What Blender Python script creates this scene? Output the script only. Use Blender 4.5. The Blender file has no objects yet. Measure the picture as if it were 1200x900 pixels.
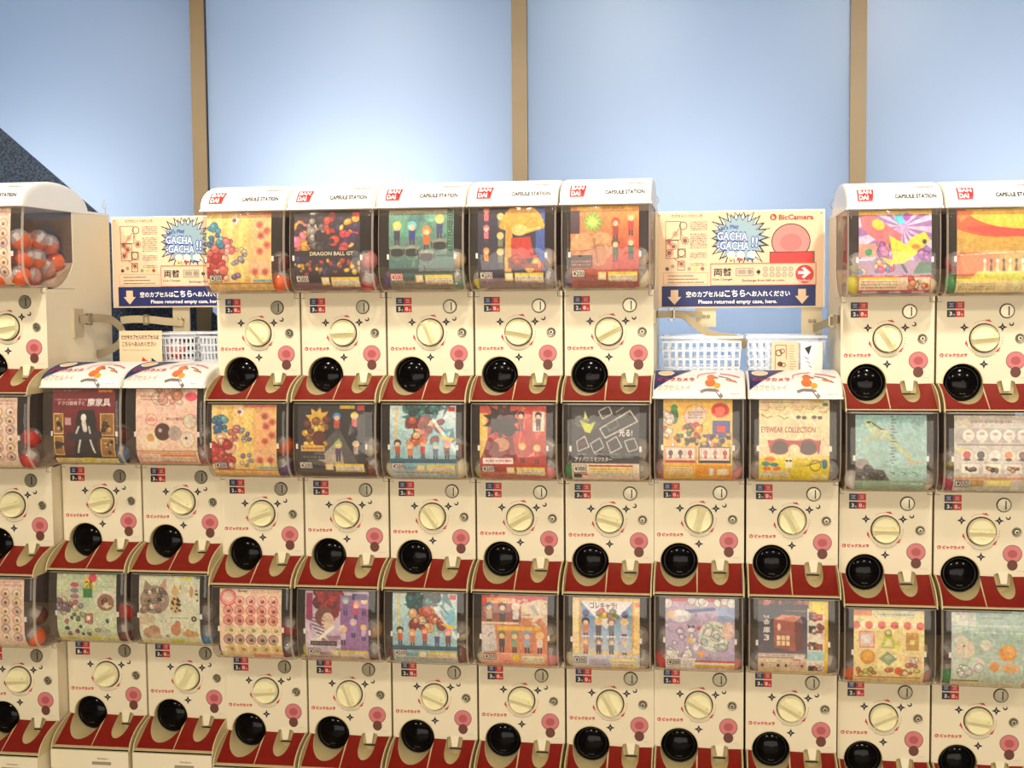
import bpy, math, random
import numpy as np
from mathutils import Vector, Matrix
from mathutils.geometry import tessellate_polygon

PI = math.pi
scn = bpy.context.scene
COL = scn.collection

# ------------------------------------------------------------------ camera
cam_data = bpy.data.cameras.new('camera')
cam = bpy.data.objects.new('camera', cam_data); COL.objects.link(cam)
cam_data.sensor_width = 36.0
cam_data.lens = 1537.5 / 1200 * 36.0
cam_data.clip_start = 0.05; cam_data.clip_end = 60
_r = Vector((0.98908181, 0.1471265, -0.00842377)); _u = Vector((-0.00136659, 0.06631633, 0.99779771))
_f = Vector((-0.14736112, 0.98689206, -0.06579334))
cam.matrix_world = Matrix(((_r.x, _u.x, -_f.x, 1.26760644), (_r.y, _u.y, -_f.y, -3.59911326),
                           (_r.z, _u.z, -_f.z, 1.69541796), (0, 0, 0, 1)))
scn.camera = cam

# ------------------------------------------------------------------ world, view, lights
scn.view_settings.view_transform = 'Standard'
scn.view_settings.look = 'None'
scn.view_settings.gamma = 1.0
scn.view_settings.use_curve_mapping = False
scn.view_settings.exposure = 0.0
w = bpy.data.worlds.new('shop_ambient'); scn.world = w; w.use_nodes = True
w.node_tree.nodes['Background'].inputs[0].default_value = (1.0, 0.90, 0.76, 1)
w.node_tree.nodes['Background'].inputs[1].default_value = 0.28

def area(name, loc, target, size, energy, color, size_y=None, disk=False, spread=None):
    l = bpy.data.lights.new(name, 'AREA'); l.energy = energy; l.color = color
    l.shape = 'DISK' if disk else ('RECTANGLE' if size_y else 'SQUARE')
    l.size = size
    if size_y: l.size_y = size_y
    if spread: l.spread = spread
    o = bpy.data.objects.new(name, l); COL.objects.link(o)
    o.location = loc
    d = Vector(target) - Vector(loc)
    o.rotation_euler = d.to_track_quat('-Z', 'Y').to_euler()
    return o

# track spots aimed at the machines, downlights further out
for lx in (-1.3, -0.2, 0.9, 2.0, 3.1):
    area('track_spot', (lx, -1.25, 3.10), (lx, 0.45, 1.92), 0.14, 6.0, (1.0, 0.94, 0.84), disk=True, spread=math.radians(64))
for lx in (-1.0, 0.5, 2.0, 3.5):
    area("ceiling_downlight", (lx, -2.9, 3.2), (lx, -0.6, 0.3), 0.22, 10, (1.0, 0.90, 0.74), disk=True, spread=math.radians(120))
# the lit shop behind the photographer
area('shop_light', (1.6, -6.0, 1.3), (0.9, 0, 0.6), 5.0, 130, (1.0, 0.91, 0.77), size_y=1.8)
# unseen area lights added behind the frosted windows for their glow and falloff
area('window_box_light', (0.65, 1.70, 2.00), (0.65, 0.75, 1.95), 5.4, 18, (0.33, 0.58, 1.0), size_y=2.5)
for bx, be in ((-1.02, 1.8), (0.095, 2.6), (1.195, 1.3), (2.30, 1.2)):
    area('window_box_tube', (bx, 1.22, 1.98), (bx, 0.80, 2.02), 0.62, be, (0.94, 0.96, 1.0), size_y=0.2)

# ------------------------------------------------------------------ helpers
def tag(o, label=None, cat=None, group=None, kind=None):
    if label: o['label'] = label
    if cat: o['category'] = cat
    if group: o['group'] = group
    if kind: o['kind'] = kind
    return o

def srgb(c):
    return tuple(((v / 255) / 12.92 if v / 255 <= 0.04045 else ((v / 255 + 0.055) / 1.055) ** 2.4) for v in c)

def mat(name, rgb, rough=0.5, metal=0.0, spec=0.5, noise=0.0, nscale=30, emit=None, coat=0.0, bump=0.0):
    m = bpy.data.materials.new(name); m.use_nodes = True
    nt = m.node_tree; b = nt.nodes['Principled BSDF']
    c = srgb(rgb)
    b.inputs['Base Color'].default_value = (*c, 1)
    b.inputs['Roughness'].default_value = rough
    b.inputs['Metallic'].default_value = metal
    b.inputs['Specular IOR Level'].default_value = spec
    b.inputs['Coat Weight'].default_value = coat
    if noise or bump:
        t = nt.nodes.new('ShaderNodeTexNoise'); t.inputs['Scale'].default_value = nscale
        t.inputs['Detail'].default_value = 4
        tc = nt.nodes.new('ShaderNodeTexCoord'); nt.links.new(tc.outputs['Object'], t.inputs['Vector'])
        if noise:
            r = nt.nodes.new('ShaderNodeValToRGB')
            r.color_ramp.elements[0].position = 0.3; r.color_ramp.elements[1].position = 0.7
            r.color_ramp.elements[0].color = (*[max(0, v * (1 - noise)) for v in c], 1)
            r.color_ramp.elements[1].color = (*[min(1, v * (1 + noise)) for v in c], 1)
            nt.links.new(t.outputs['Fac'], r.inputs['Fac']); nt.links.new(r.outputs['Color'], b.inputs['Base Color'])
        if bump:
            bp = nt.nodes.new('ShaderNodeBump'); bp.inputs['Strength'].default_value = bump
            bp.inputs['Distance'].default_value = 0.002
            nt.links.new(t.outputs['Fac'], bp.inputs['Height']); nt.links.new(bp.outputs['Normal'], b.inputs['Normal'])
    return m

def clear_mat(name, tint, gloss_rough=0.04, haze=0.05, haze_col=(0.9, 0.8, 0.7), f0=1.45, wav=0.0):
    m = bpy.data.materials.new(name); m.use_nodes = True
    nt = m.node_tree; nt.nodes.clear()
    out = nt.nodes.new('ShaderNodeOutputMaterial')
    tr = nt.nodes.new('ShaderNodeBsdfTransparent'); tr.inputs[0].default_value = (*tint, 1)
    gl = nt.nodes.new('ShaderNodeBsdfGlossy'); gl.inputs['Roughness'].default_value = gloss_rough
    df = nt.nodes.new('ShaderNodeBsdfDiffuse'); df.inputs[0].default_value = (*haze_col, 1)
    lw = nt.nodes.new('ShaderNodeLayerWeight'); lw.inputs['Blend'].default_value = 0.5
    pw = nt.nodes.new('ShaderNodeMath'); pw.operation = 'POWER'; pw.inputs[1].default_value = 4.0
    nt.links.new(lw.outputs['Facing'], pw.inputs[0])
    fr = nt.nodes.new('ShaderNodeMath'); fr.operation = 'MULTIPLY_ADD'; fr.inputs[1].default_value = 0.45; fr.inputs[2].default_value = (f0 - 1) ** 2 * 0.2
    nt.links.new(pw.outputs[0], fr.inputs[0])
    m1 = nt.nodes.new('ShaderNodeMixShader'); m1.inputs[0].default_value = haze
    m2 = nt.nodes.new('ShaderNodeMixShader')
    nt.links.new(tr.outputs[0], m1.inputs[1]); nt.links.new(df.outputs[0], m1.inputs[2])
    nt.links.new(fr.outputs[0], m2.inputs[0]); nt.links.new(m1.outputs[0], m2.inputs[1]); nt.links.new(gl.outputs[0], m2.inputs[2])
    nt.links.new(m2.outputs[0], out.inputs[0])
    if wav:
        t = nt.nodes.new('ShaderNodeTexNoise'); t.inputs['Scale'].default_value = 14
        tc = nt.nodes.new('ShaderNodeTexCoord'); nt.links.new(tc.outputs['Object'], t.inputs['Vector'])
        bp = nt.nodes.new('ShaderNodeBump'); bp.inputs['Strength'].default_value = wav; bp.inputs['Distance'].default_value = 0.01
        nt.links.new(t.outputs['Fac'], bp.inputs['Height']); nt.links.new(bp.outputs['Normal'], gl.inputs['Normal'])
    return m

M = {}
M['cream'] = mat('cream_plastic', (232, 220, 190), 0.42, noise=0.02, nscale=9)
M['cream_d'] = mat('aged_cream_plastic', (208, 192, 144), 0.45, noise=0.03, nscale=20)  # darker cream, shade of the chute troughs partly put into the colour
M['white'] = mat('white_plastic', (246, 242, 232), 0.30)
M['knob'] = mat('ivory_plastic', (238, 230, 184), 0.30, noise=0.02)
M['red'] = mat('red_sheet', (128, 20, 12), 0.42, spec=0.25, noise=0.10, nscale=40, coat=0.08)
M['black'] = mat('black_gloss', (5, 3, 4), 0.12, spec=0.12)
M['ink'] = mat('black_print', (24, 20, 34), 0.5)
M['redink'] = mat('red_print', (200, 36, 34), 0.5)
M['greyink'] = mat('grey_print', (150, 138, 120), 0.5)
M['blueink'] = mat('navy_print', (22, 34, 92), 0.45)
M['whiteink'] = mat('white_print', (248, 244, 236), 0.5)
M['pink'] = mat('pink_print', (206, 120, 122), 0.5)
M['brown'] = mat('brown_print', (104, 58, 46), 0.5)
M['steel'] = mat('brushed_steel', (172, 164, 142), 0.32, metal=0.85, noise=0.08, nscale=60)
M['dark'] = mat('dark_slot', (30, 24, 22), 0.6)
M['bin'] = mat('dark_bin_lining', (70, 48, 58), 0.5, noise=0.25, nscale=12)
M['binfloor'] = mat('bin_floor', (196, 176, 150), 0.5, noise=0.1)
M['clear'] = clear_mat('clear_window_plastic', (0.93, 0.90, 0.885), 0.05, 0.05, (0.85, 0.74, 0.62), 1.42, wav=0.2)
M['rim'] = clear_mat('window_edge_plastic', (0.92, 0.86, 0.80), 0.10, 0.42, (0.85, 0.74, 0.62), 1.5)
M['capclear'] = clear_mat('clear_capsule_plastic', (0.95, 0.95, 0.96), 0.05, 0.20, (0.9, 0.9, 0.9), 1.5)
M['basket'] = clear_mat('frosted_basket_plastic', (0.93, 0.96, 1.0), 0.2, 0.42, (0.95, 0.95, 0.95), 1.4)
M['mullion'] = mat('bronze_mullion', (132, 112, 80), 0.5, noise=0.04, nscale=8)
M['gasket'] = mat('dark_gasket', (46, 30, 26), 0.6)
M['bracket'] = mat('bracket_metal', (196, 180, 146), 0.35, metal=0.3)
M['strap'] = mat('webbing', (176, 158, 124), 0.8, bump=0.4, nscale=400, noise=0.06)
M['paper'] = mat('sign_paper', (226, 192, 156), 0.55)
M['floor'] = mat('pale_floor_tile', (206, 196, 180), 0.4, noise=0.05)
M['ceil'] = mat('white_ceiling', (205, 198, 188), 0.8)
M['fin'] = mat('grey_fin', (120, 130, 150), 0.7)
M['boxwhite'] = mat('light_box_lining', (236, 240, 246), 0.8)

def speckle(name, a, b):
    m = bpy.data.materials.new(name); m.use_nodes = True
    nt = m.node_tree; bs = nt.nodes['Principled BSDF']; bs.inputs['Roughness'].default_value = 0.6
    t = nt.nodes.new('ShaderNodeTexNoise'); t.inputs['Scale'].default_value = 120; t.inputs['Detail'].default_value = 6
    tc = nt.nodes.new('ShaderNodeTexCoord'); nt.links.new(tc.outputs['Object'], t.inputs['Vector'])
    r = nt.nodes.new('ShaderNodeValToRGB'); r.color_ramp.elements[0].position = 0.42; r.color_ramp.elements[1].position = 0.68
    r.color_ramp.elements[0].color = (*srgb(a), 1); r.color_ramp.elements[1].color = (*srgb(b), 1)
    nt.links.new(t.outputs['Fac'], r.inputs['Fac']); nt.links.new(r.outputs['Color'], bs.inputs['Base Color'])
    return m
M['granite'] = speckle('speckled_navy_stone', (15, 28, 48), (62, 82, 106))

def pane_mat():
    m = bpy.data.materials.new('frosted_pane'); m.use_nodes = True
    nt = m.node_tree; nt.nodes.clear()
    out = nt.nodes.new('ShaderNodeOutputMaterial')
    tl = nt.nodes.new('ShaderNodeBsdfTranslucent'); tl.inputs[0].default_value = (0.84, 0.92, 1.0, 1)
    gl = nt.nodes.new('ShaderNodeBsdfGlossy'); gl.inputs['Roughness'].default_value = 0.35
    mx = nt.nodes.new('ShaderNodeMixShader'); mx.inputs[0].default_value = 0.03
    nt.links.new(tl.outputs[0], mx.inputs[1]); nt.links.new(gl.outputs[0], mx.inputs[2])
    nt.links.new(mx.outputs[0], out.inputs[0]); return m
M['pane'] = pane_mat()

def vcol_mat():
    m = bpy.data.materials.new('printed_card'); m.use_nodes = True
    nt = m.node_tree; b = nt.nodes['Principled BSDF']; b.inputs['Roughness'].default_value = 0.4
    a = nt.nodes.new('ShaderNodeVertexColor'); a.layer_name = 'print'
    nt.links.new(a.outputs['Color'], b.inputs['Base Color']); return m
M['card'] = vcol_mat()

_cm = {}
def cmat(rgb, rough=0.3):
    k = (tuple(rgb), rough)
    if k not in _cm: _cm[k] = mat('tint', rgb, rough)
    return _cm[k]

class MB:
    def __init__(s): s.v = []; s.f = []; s.m = []; s.mats = []; s.mi = 0
    def use(s, m):
        if m not in s.mats: s.mats.append(m)
        s.mi = s.mats.index(m); return s
    def add(s, vs, fs):
        n = len(s.v); s.v += [tuple(v) for v in vs]
        for f in fs: s.f.append(tuple(i + n for i in f)); s.m.append(s.mi)
        return s
    def box(s, x0, x1, y0, y1, z0, z1):
        return s.add([(x0, y0, z0), (x1, y0, z0), (x1, y1, z0), (x0, y1, z0), (x0, y0, z1), (x1, y0, z1), (x1, y1, z1), (x0, y1, z1)],
                     [(0, 3, 2, 1), (4, 5, 6, 7), (0, 1, 5, 4), (1, 2, 6, 5), (2, 3, 7, 6), (3, 0, 4, 7)])
    def prism_yz(s, x0, x1, pts):      # polygon in yz extruded along x
        n = len(pts)
        tri = tessellate_polygon([[Vector((p[0], p[1], 0)) for p in pts]])
        vs = [(x0, p[0], p[1]) for p in pts] + [(x1, p[0], p[1]) for p in pts]
        fs = [tuple(t) for t in tri] + [tuple(i + n for i in reversed(t)) for t in tri]
        fs += [(i, (i + 1) % n, (i + 1) % n + n, i + n) for i in range(n)]
        return s.add(vs, fs)
    def plate(s, pts, fn, t):          # polygon in xz; fn(x, z, off) -> point; off 0 front, t back
        n = len(pts)
        tri = tessellate_polygon([[Vector((p[0], p[1], 0)) for p in pts]])
        vs = [fn(p[0], p[1], 0) for p in pts]
        fs = [tuple(q) for q in tri]
        if t:
            vs += [fn(p[0], p[1], t) for p in pts]
            fs += [tuple(i + n for i in reversed(q)) for q in tri]
            fs += [(i, (i + 1) % n, (i + 1) % n + n, i + n) for i in range(n)]
        return s.add(vs, fs)
    def lathe_y(s, cx, cz, prof, n=28, sx=1.0, sz=1.0):   # prof: [(r, y)...] round the y axis
        vs = []; fs = []
        for r, y in prof:
            for k in range(n):
                a = 2 * PI * k / n
                vs.append((cx + r * math.cos(a) * sx, y, cz + r * math.sin(a) * sz))
        for j in range(len(prof) - 1):
            for k in range(n):
                a = j * n + k; b = j * n + (k + 1) % n
                fs.append((a, b, b + n, a + n))
        fs.append(tuple(range(n))); fs.append(tuple((len(prof) - 1) * n + k for k in reversed(range(n))))
        return s.add(vs, fs)
    def grid(s, rows):
        nr = len(rows); nc = len(rows[0])
        vs = [p for r in rows for p in r]
        fs = [(i * nc + j, i * nc + j + 1, (i + 1) * nc + j + 1, (i + 1) * nc + j) for i in range(nr - 1) for j in range(nc - 1)]
        return s.add(vs, fs)
    def mesh(s, name, smooth=False, angle=35):
        me = bpy.data.meshes.new(name)
        me.from_pydata(s.v, [], s.f)
        for m in s.mats: me.materials.append(m)
        me.polygons.foreach_set('material_index', s.m)
        if smooth:
            me.polygons.foreach_set('use_smooth', [True] * len(s.f))
            me.update()
            try: me.set_sharp_from_angle(angle=math.radians(angle))
            except Exception: pass
        me.update(); return me

def mk(name, me, parent=None, loc=(0, 0, 0), rot=(0, 0, 0), label=None):
    o = bpy.data.objects.new(name, me); COL.objects.link(o)
    o.location = loc; o.rotation_euler = rot
    if parent: o.parent = parent
    if label: o['label'] = label
    return o
def empty(name, loc, rz=0):
    o = bpy.data.objects.new(name, None); COL.objects.link(o); o.location = loc; o.rotation_euler = (0, 0, rz)
    o.empty_display_size = 0.05
    return o

# flat lettering as mesh, cached
_tx = {}
def text_tris(s, bold=0.0):
    k = (s, bold)
    if k in _tx: return _tx[k]
    c = bpy.data.curves.new('lettering', 'FONT'); c.body = s; c.size = 1; c.resolution_u = 2; c.offset = bold
    o = bpy.data.objects.new('lettering', c)
    me = bpy.data.meshes.new_from_object(o)
    v = np.array([q.co[:2] for q in me.vertices]) if len(me.vertices) else np.zeros((1, 2))
    f = [tuple(p.vertices) for p in me.polygons]
    bpy.data.objects.remove(o); bpy.data.curves.remove(c); bpy.data.meshes.remove(me)
    v = (v - v.min(0)) / np.maximum(v.max(0) - v.min(0), 1e-6)
    _tx[k] = (v, f); return _tx[k]
def put_text(mb, s, x0, x1, z0, z1, fn, off=-0.0008, bold=0.0, slant=0.0, rot=0.0):
    v, f = text_tris(s, bold)
    vs = []
    for a, b in v:
        x = x0 + a * (x1 - x0) + slant * b * (z1 - z0); z = z0 + b * (z1 - z0)
        if rot:
            cx, cz = (x0 + x1) / 2, (z0 + z1) / 2; dx, dz = x - cx, z - cz
            x, z = cx + dx * math.cos(rot) - dz * math.sin(rot), cz + dx * math.sin(rot) + dz * math.cos(rot)
        vs.append(fn(x, z, off))
    mb.add(vs, f)
def circ(cx, cz, r, n=20, rz=None, a0=0, a1=2 * PI):
    rz = rz or r
    e = 0 if a1 - a0 > 6.28 else 1
    return [(cx + r * math.cos(a0 + (a1 - a0) * k / n), cz + rz * math.sin(a0 + (a1 - a0) * k / n)) for k in range(n + e)]
def ring_pts(mb, cx, cz, r0, r1, a0, a1, fn, off, n=16):
    mb.grid([[fn(cx + r * math.cos(a0 + (a1 - a0) * k / n), cz + r * math.sin(a0 + (a1 - a0) * k / n), off) for k in range(n + 1)] for r in (r0, r1)])
def line_xz(mb, x0, z0, x1, z1, wd, fn, off):
    dx, dz = x1 - x0, z1 - z0; L = math.hypot(dx, dz) or 1; nx, nz = -dz / L * wd / 2, dx / L * wd / 2
    mb.add([fn(x0 + nx, z0 + nz, off), fn(x1 + nx, z1 + nz, off), fn(x1 - nx, z1 - nz, off), fn(x0 - nx, z0 - nz, off)], [(0, 1, 2, 3)])
def flat(x, z, off): return (x, off, z)

# ------------------------------------------------------------------ setting: floor, ceiling, window wall, added backlight box
def setting():
    def st(name, mb, smooth=False, parent=None):
        o = mk(name, mb.mesh(name, smooth), parent); o['kind'] = 'structure'; return o
    st('floor', MB().use(M['floor']).box(-3.5, 5.5, -7.5, 1.9, -0.05, 0))
    st('ceiling', MB().use(M['ceil']).box(-3.5, 5.5, -7.5, 1.9, 3.30, 3.35))
    mx = [-1.57, -0.4604, 0.6515, 1.7414, 2.85]
    st('wall_back', MB().use(M['boxwhite']).box(-2.4, 3.8, 1.85, 1.9, 0, 3.3))  # unseen white box added behind the panes to spread their backlight
    st('wall_sill', MB().use(M['boxwhite']).box(-2.4, 3.8, 0.74, 1.85, 0.0, 0.62))
    for i, x in enumerate(mx):
        b = MB().use(M['mullion']).box(x - 0.0255, x + 0.0255, 0.748, 0.756, 0, 3.3)
        o = st('trim_%d' % (i + 1), b)
        g = mk('gasket', MB().use(M['gasket']).box(x - 0.0245, x + 0.0245, 0.7561, 0.80, 0, 3.3).mesh('gasket'), o)
        shade_fin = mk('fin', MB().use(M['fin']).box(x - 0.01, x + 0.01, 0.80, 1.42, 0.62, 3.3).mesh('fin'), o)  # unseen fin added to darken the panes beside each mullion
    for i in range(4):
        x0, x1 = mx[i] + 0.02, mx[i + 1] - 0.02
        # a single sheet scatters the light once
        me = MB().use(M['pane']).add([(x0, 0.772, 0.6), (x1, 0.772, 0.6), (x1, 0.772, 3.3), (x0, 0.772, 3.3)], [(0, 1, 2, 3)])
        st('window_%d' % (i + 1), me)
    for nm, a, b_ in (('wall_left', -2.45, -2.4), ('wall_right', 3.8, 3.85)):
        st(nm, MB().use(M['boxwhite']).box(a, b_, 0.70, 1.9, 0, 3.3))  # ends closing the added backlight box
    # sloping stone-clad flank of a stairway in front of the left windows
    s = (1.6326 - 2.2865) / (-0.4083 + 1.1785)
    def zz(x): return 2.2865 + (x + 1.1785) * s
    pts = [(-1.54, zz(-1.54)), (-0.49, zz(-0.49)), (-0.49, 0.63), (-1.54, 0.63)]
    b = MB().use(M['granite']).plate(pts, lambda x, z, o: (x, 0.757 + o, z), 0.012)
    b.plate([(-0.432, zz(-0.432)), (0.1, zz(0.1)), (0.1, 0.63), (-0.432, 0.63)], lambda x, z, o: (x, 0.757 + o, z), 0.012)
    st('stair_flank', b)
setting()

# ------------------------------------------------------------------ machine geometry (origin: middle of the knob on the front panel)
HP0, HP1 = -0.122, 0.113
LB = -0.188
SL = 0.115 / 0.066
HB, HHT = 0.340, 0.080   # hood bottom and height
H = 0.51911
def ledge_pt(x, z, off):
    if z >= HP0: return (x, off, z)
    # outward normal of the slope
    return (x, (z - HP0) * SL + off * 0.5, z - (-off) * (-0.87) if False else z + (-off) * 0.87)
DX, DZ, DR = -0.0535, -0.1190, 0.0512
CXc, CW = 0.057, 0.0235
def arc_top():   # upper rim of the chute hole in the panel, left to right
    a0 = math.asin((HP0 - DZ) / DR)
    return [(DX + DR * math.cos(PI - a0 + (2 * a0 - PI) * k / 18), DZ + DR * math.sin(PI - a0 + (2 * a0 - PI) * k / 18)) for k in range(19)]
def arc_low(x_clip=None):
    a0 = math.asin((HP0 - DZ) / DR)
    p = [(DX + DR * math.cos(PI - a0 + (PI + 2 * a0) * k / 18), DZ + DR * math.sin(PI - a0 + (PI + 2 * a0) * k / 18)) for k in range(19)]
    if x_clip is not None: p = [q for q in p if q[0] < x_clip]
    return p
CUPT = -0.1135
def cup_low():
    return [(CXc - CW, HP0)] + [(CXc + CW * math.cos(PI + PI * k / 12), -0.1415 + 0.0245 * math.sin(PI + PI * k / 12)) for k in range(13)] + [(CXc + CW, HP0)]
def cup_top():
    return [(CXc - CW, HP0), (CXc - CW * .96, CUPT - .003), (CXc - CW * .7, CUPT), (CXc + CW * .7, CUPT), (CXc + CW * .96, CUPT - .003), (CXc + CW, HP0)]

def build_shared():
    S = {}
    # front panel with the two cut-outs
    pts = [(-0.122, HP0)] + arc_top() + cup_top() + [(0.122, HP0), (0.122, HP1), (-0.122, HP1)]
    S['panel'] = MB().use(M['cream']).plate(pts, flat, 0.010).mesh('front_panel')
    # ledge
    pts = [(-0.117, HP0 - 1e-5)] + [(x, min(z, HP0 - 1e-5)) for x, z in arc_low()] + [(x, min(z, HP0 - 1e-5)) for x, z in cup_low()] + [(0.117, HP0 - 1e-5), (0.117, LB + 0.003), (-0.117, LB + 0.003)]
    b = MB().use(M['cream_d']).plate(pts, lambda x, z, o: (x, (z - HP0) * SL + o, z), 0.003)
    for sx in (-1, 1):
        xa, xb = sorted((sx * 0.1172, sx * 0.1205))
        prof = [(0.0, HP0 + .004)] + [(-0.118 * math.sin(t * PI / 2) ** 1.15 - 0.003, HP0 - 0.066 * (1 - math.cos(t * PI / 2)) ** 0.92) for t in (0.2, .35, 0.5, .65, 0.8, 1.0)] + [(-0.121, LB), (0.05, LB), (0.05, HP0 + .004)]
        b.prism_yz(xa, xb, prof)
    b.box(-0.1172, 0.1172, -0.119, 0.05, LB, LB + 0.004)
    b.box(-0.1172, 0.1172, -0.119, -0.113, LB, LB + 0.006)
    S['ledge'] = b.mesh('ledge_frame')
    def lp(x, z, o): return (x, (z - HP0) * SL - 0.0006 + o * 0.5, z + 0.0010 - o * .4)
    pts = [(-0.1155, HP0 - 1e-5)] + [(x - 0.0008, min(z, HP0 - 1e-5) - 0.0008) for x, z in arc_low(-0.0058)] + [(-0.0052, LB + 0.006), (-0.1155, LB + 0.006)]
    S['redl'] = MB().use(M['red']).plate(pts, lp, 0.0008).mesh('ledge_cover')
    pts = [(-0.0025, HP0 - 1e-5)] + [(x, min(z, HP0 - 1e-5) - 0.0006) for x, z in cup_low()] + [(0.1155, HP0 - 1e-5), (0.1155, LB + 0.006), (-0.0025, LB + 0.006)]
    S['redr'] = MB().use(M['red']).plate(pts, lp, 0.0008).mesh('ledge_cover')
    # chute: wall of the round recess from the hole edge back to the door
    def hole(x, z): return (x, 0.0 if z >= HP0 else (z - HP0) * SL, z)
    n = 40; rows = [[], [], []]
    for k in range(n + 1):
        a = 2 * PI * k / n
        x, z = DX + DR * math.cos(a), DZ + DR * math.sin(a)
        p = hole(x, z)
        rows[0].append(p); rows[1].append((x, (p[1] + 0.034) / 2, z)); rows[2].append((x, 0.034, z))
    b = MB().use(M['cream_d']).grid(rows)
    b.add([(DX + DR * math.cos(2 * PI * k / n), 0.034, DZ + DR * math.sin(2 * PI * k / n)) for k in range(n)], [tuple(range(n))])
    # thin raised rim around the hole on the panel
    a0 = math.asin((HP0 - DZ) / DR)
    ring_pts(b, DX, DZ, DR - .0002, DR + 0.0022, -a0 * 0, PI, flat, -0.0008, 20)
    S['chute'] = b.mesh('chute', True)
    # black domed door, leaning back a little
    prof = [(0.0485, 0.010), (0.0495, 0.0), (0.0485, -0.006), (0.045, -0.0095), (0.040, -0.0105), (0.0385, -0.0095), (0.036, -0.011), (0.028, -0.0145), (0.016, -0.017), (0.005, -0.0178)]
    S['door'] = MB().use(M['black']).lathe_y(0, 0, prof, 36).mesh('capsule_door', True, 50)
    # door lettering (small white mark)
    b = MB().use(cmat((90, 90, 92))); put_text(b, 'PUSH', -0.007, 0.007, -0.0325, -0.0295, lambda x, z, o: (x, -0.0135, z))
    S['doormark'] = b.mesh('door_lettering')
    # coin return cup
    out = cup_low()[:-1] + list(reversed(cup_top()))[:-1]
    rows = [[hole(x, z) for x, z in out + out[:1]], [(CXc + (x - CXc) * 0.96, 0.014, z * 0.985 + -0.002) for x, z in out + out[:1]]]
    b = MB().use(M['cream_d']).grid(rows); b.add([rows[1][i] for i in range(len(out))], [tuple(range(len(out)))])
    b.use(M['dark']).box(CXc - 0.017, CXc + 0.017, 0.004, 0.006, -0.152, -0.148)
    S['cup'] = b.mesh('coin_cup')
    pts = [(CXc - 0.0125, CUPT + 0.002), (CXc + 0.0125, CUPT + 0.002), (CXc + 0.0085, -0.140), (CXc - 0.0065, -0.140)]
    S['tongue'] = MB().use(M['cream']).plate(pts, lambda x, z, o: (x, -0.003 + o + (z - CUPT) * 0.25, z), 0.005).mesh('cup_flap')
    # body
    b = MB().use(M['cream'])
    for sx in (-1, 1):
        xa, xb = sorted((sx * 0.1185, sx * 0.1215)); b.box(xa, xb, 0.010, 0.051, HP0, HP1 - 0.004)
    b.box(-0.1215, 0.1215, 0.0505, 0.42, LB, HP1 - 0.004)
    S['lower'] = b.mesh('lower_body')
    for top, z1 in ((0, H + LB), (1, 0.3420)):
        b = MB().use(M['cream'])
        b.box(-0.1215, 0.1215, 0.182, 0.42, HP1 - 0.004, z1 - (0 if top else 0.0005))
        fil = [(0.183, HP1 - .003), (0.035, HP1 - .003)] + [(0.035 + 0.148 * math.sin(t), HP1 - .003 + 0.125 * (1 - math.cos(t))) for t in (.25, .5, .75, 1.0, 1.25, PI / 2)]
        for sx in (-1, 1):
            xa, xb = sorted((sx * 0.1196, sx * 0.1215)); b.prism_yz(xa, xb, fil); b.box(xa, xb, 0.172, 0.183, HP1, z1 - .001)
        S['back%d' % top] = b.mesh('rear_housing')
        b = MB().use(M['bin']).box(-0.1185, 0.1185, 0.176, 0.1815, HP1, z1 - 0.001)
        S['lin%d' % top] = b.mesh('bin_lining')
        # clear window shell
        rows = []
        zs = [z1 - (z1 - HP1) * k / 16 for k in range(13)] + [HP1 + d for d in (0.046, 0.036, 0.026, 0.018, 0.011, 0.006, 0.002, 0.0)]
        hw, r = 0.1190, 0.016
        for z in zs:
            yf = wprof(z)
            row = [(-hw, 0.176, z), (-hw, 0.04, z)]
            for k in range(7):
                a = PI / 2 * k / 6; row.append((-hw + r - r * math.cos(a), yf + r - r * math.sin(a), z))
            for k in range(7):
                a = PI / 2 * k / 6; row.append((hw - r + r * math.sin(a), yf + r - r * math.cos(a), z))
            row += [(hw, 0.04, z), (hw, 0.176, z)]
            rows.append(row)
        rows.append([(x, max(y, -0.004) if abs(y) < 1 else y, HP1) for x, y, z in rows[-1]])
        S['win%d' % top] = MB().use(M['clear']).grid(rows).mesh('window', True, 60)
        # thick moulded edges of the window: two uprights and the bottom lip
        b = MB().use(M['rim'])
        for row, nxt in ((rows[-2], rows[-4]),):
            b.grid([[(x, y - 0.0012, z) for x, y, z in row[2:16]], [(x, y - 0.0012, z) for x, y, z in nxt[2:16]]])
        rt = rows[0]
        b.grid([[(x, y - 0.001, z) for x, y, z in rt[2:16]], [(x, y - 0.001, z - 0.005) for x, y, z in rt[2:16]]])
        for i0, i1 in ((3, 5), (12, 14)):
            b.grid([[(row[i][0], row[i][1] - 0.0008, row[i][2]) for i in range(i0, i1 + 1)] for row in rows[:-1]])
        S['rim%d' % top] = b.mesh('window_edge', True, 60)
    b = MB().use(M['binfloor'])
    b.prism_yz(-0.1175, 0.1175, [(-0.05, HP1 + .0005), (0.176, HP1 + .0005), (0.176, HP1 + 0.075), (0.04, HP1 + 0.012), (-0.05, HP1 + 0.004)])
    S['binfloor'] = b.mesh('bin_floor')
    # knob
    S['ring'] = MB().use(M['ink']).lathe_y(0, 0, [(0.0394, 0), (0.0394, -0.0012), (0.035, -0.0012)], 36).mesh('knob_ring')
    S['knob'] = MB().use(M['knob']).lathe_y(0, 0, [(0.0362, -0.0012), (0.0362, -0.009), (0.0350, -0.0120), (0.0335, -0.0155), (0.0325, -0.011), (0.012, -0.0108), (0.004, -0.0108)], 36).mesh('turning_knob', True, 40)
    b = MB().use(M['knob'])
    rows = []
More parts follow.
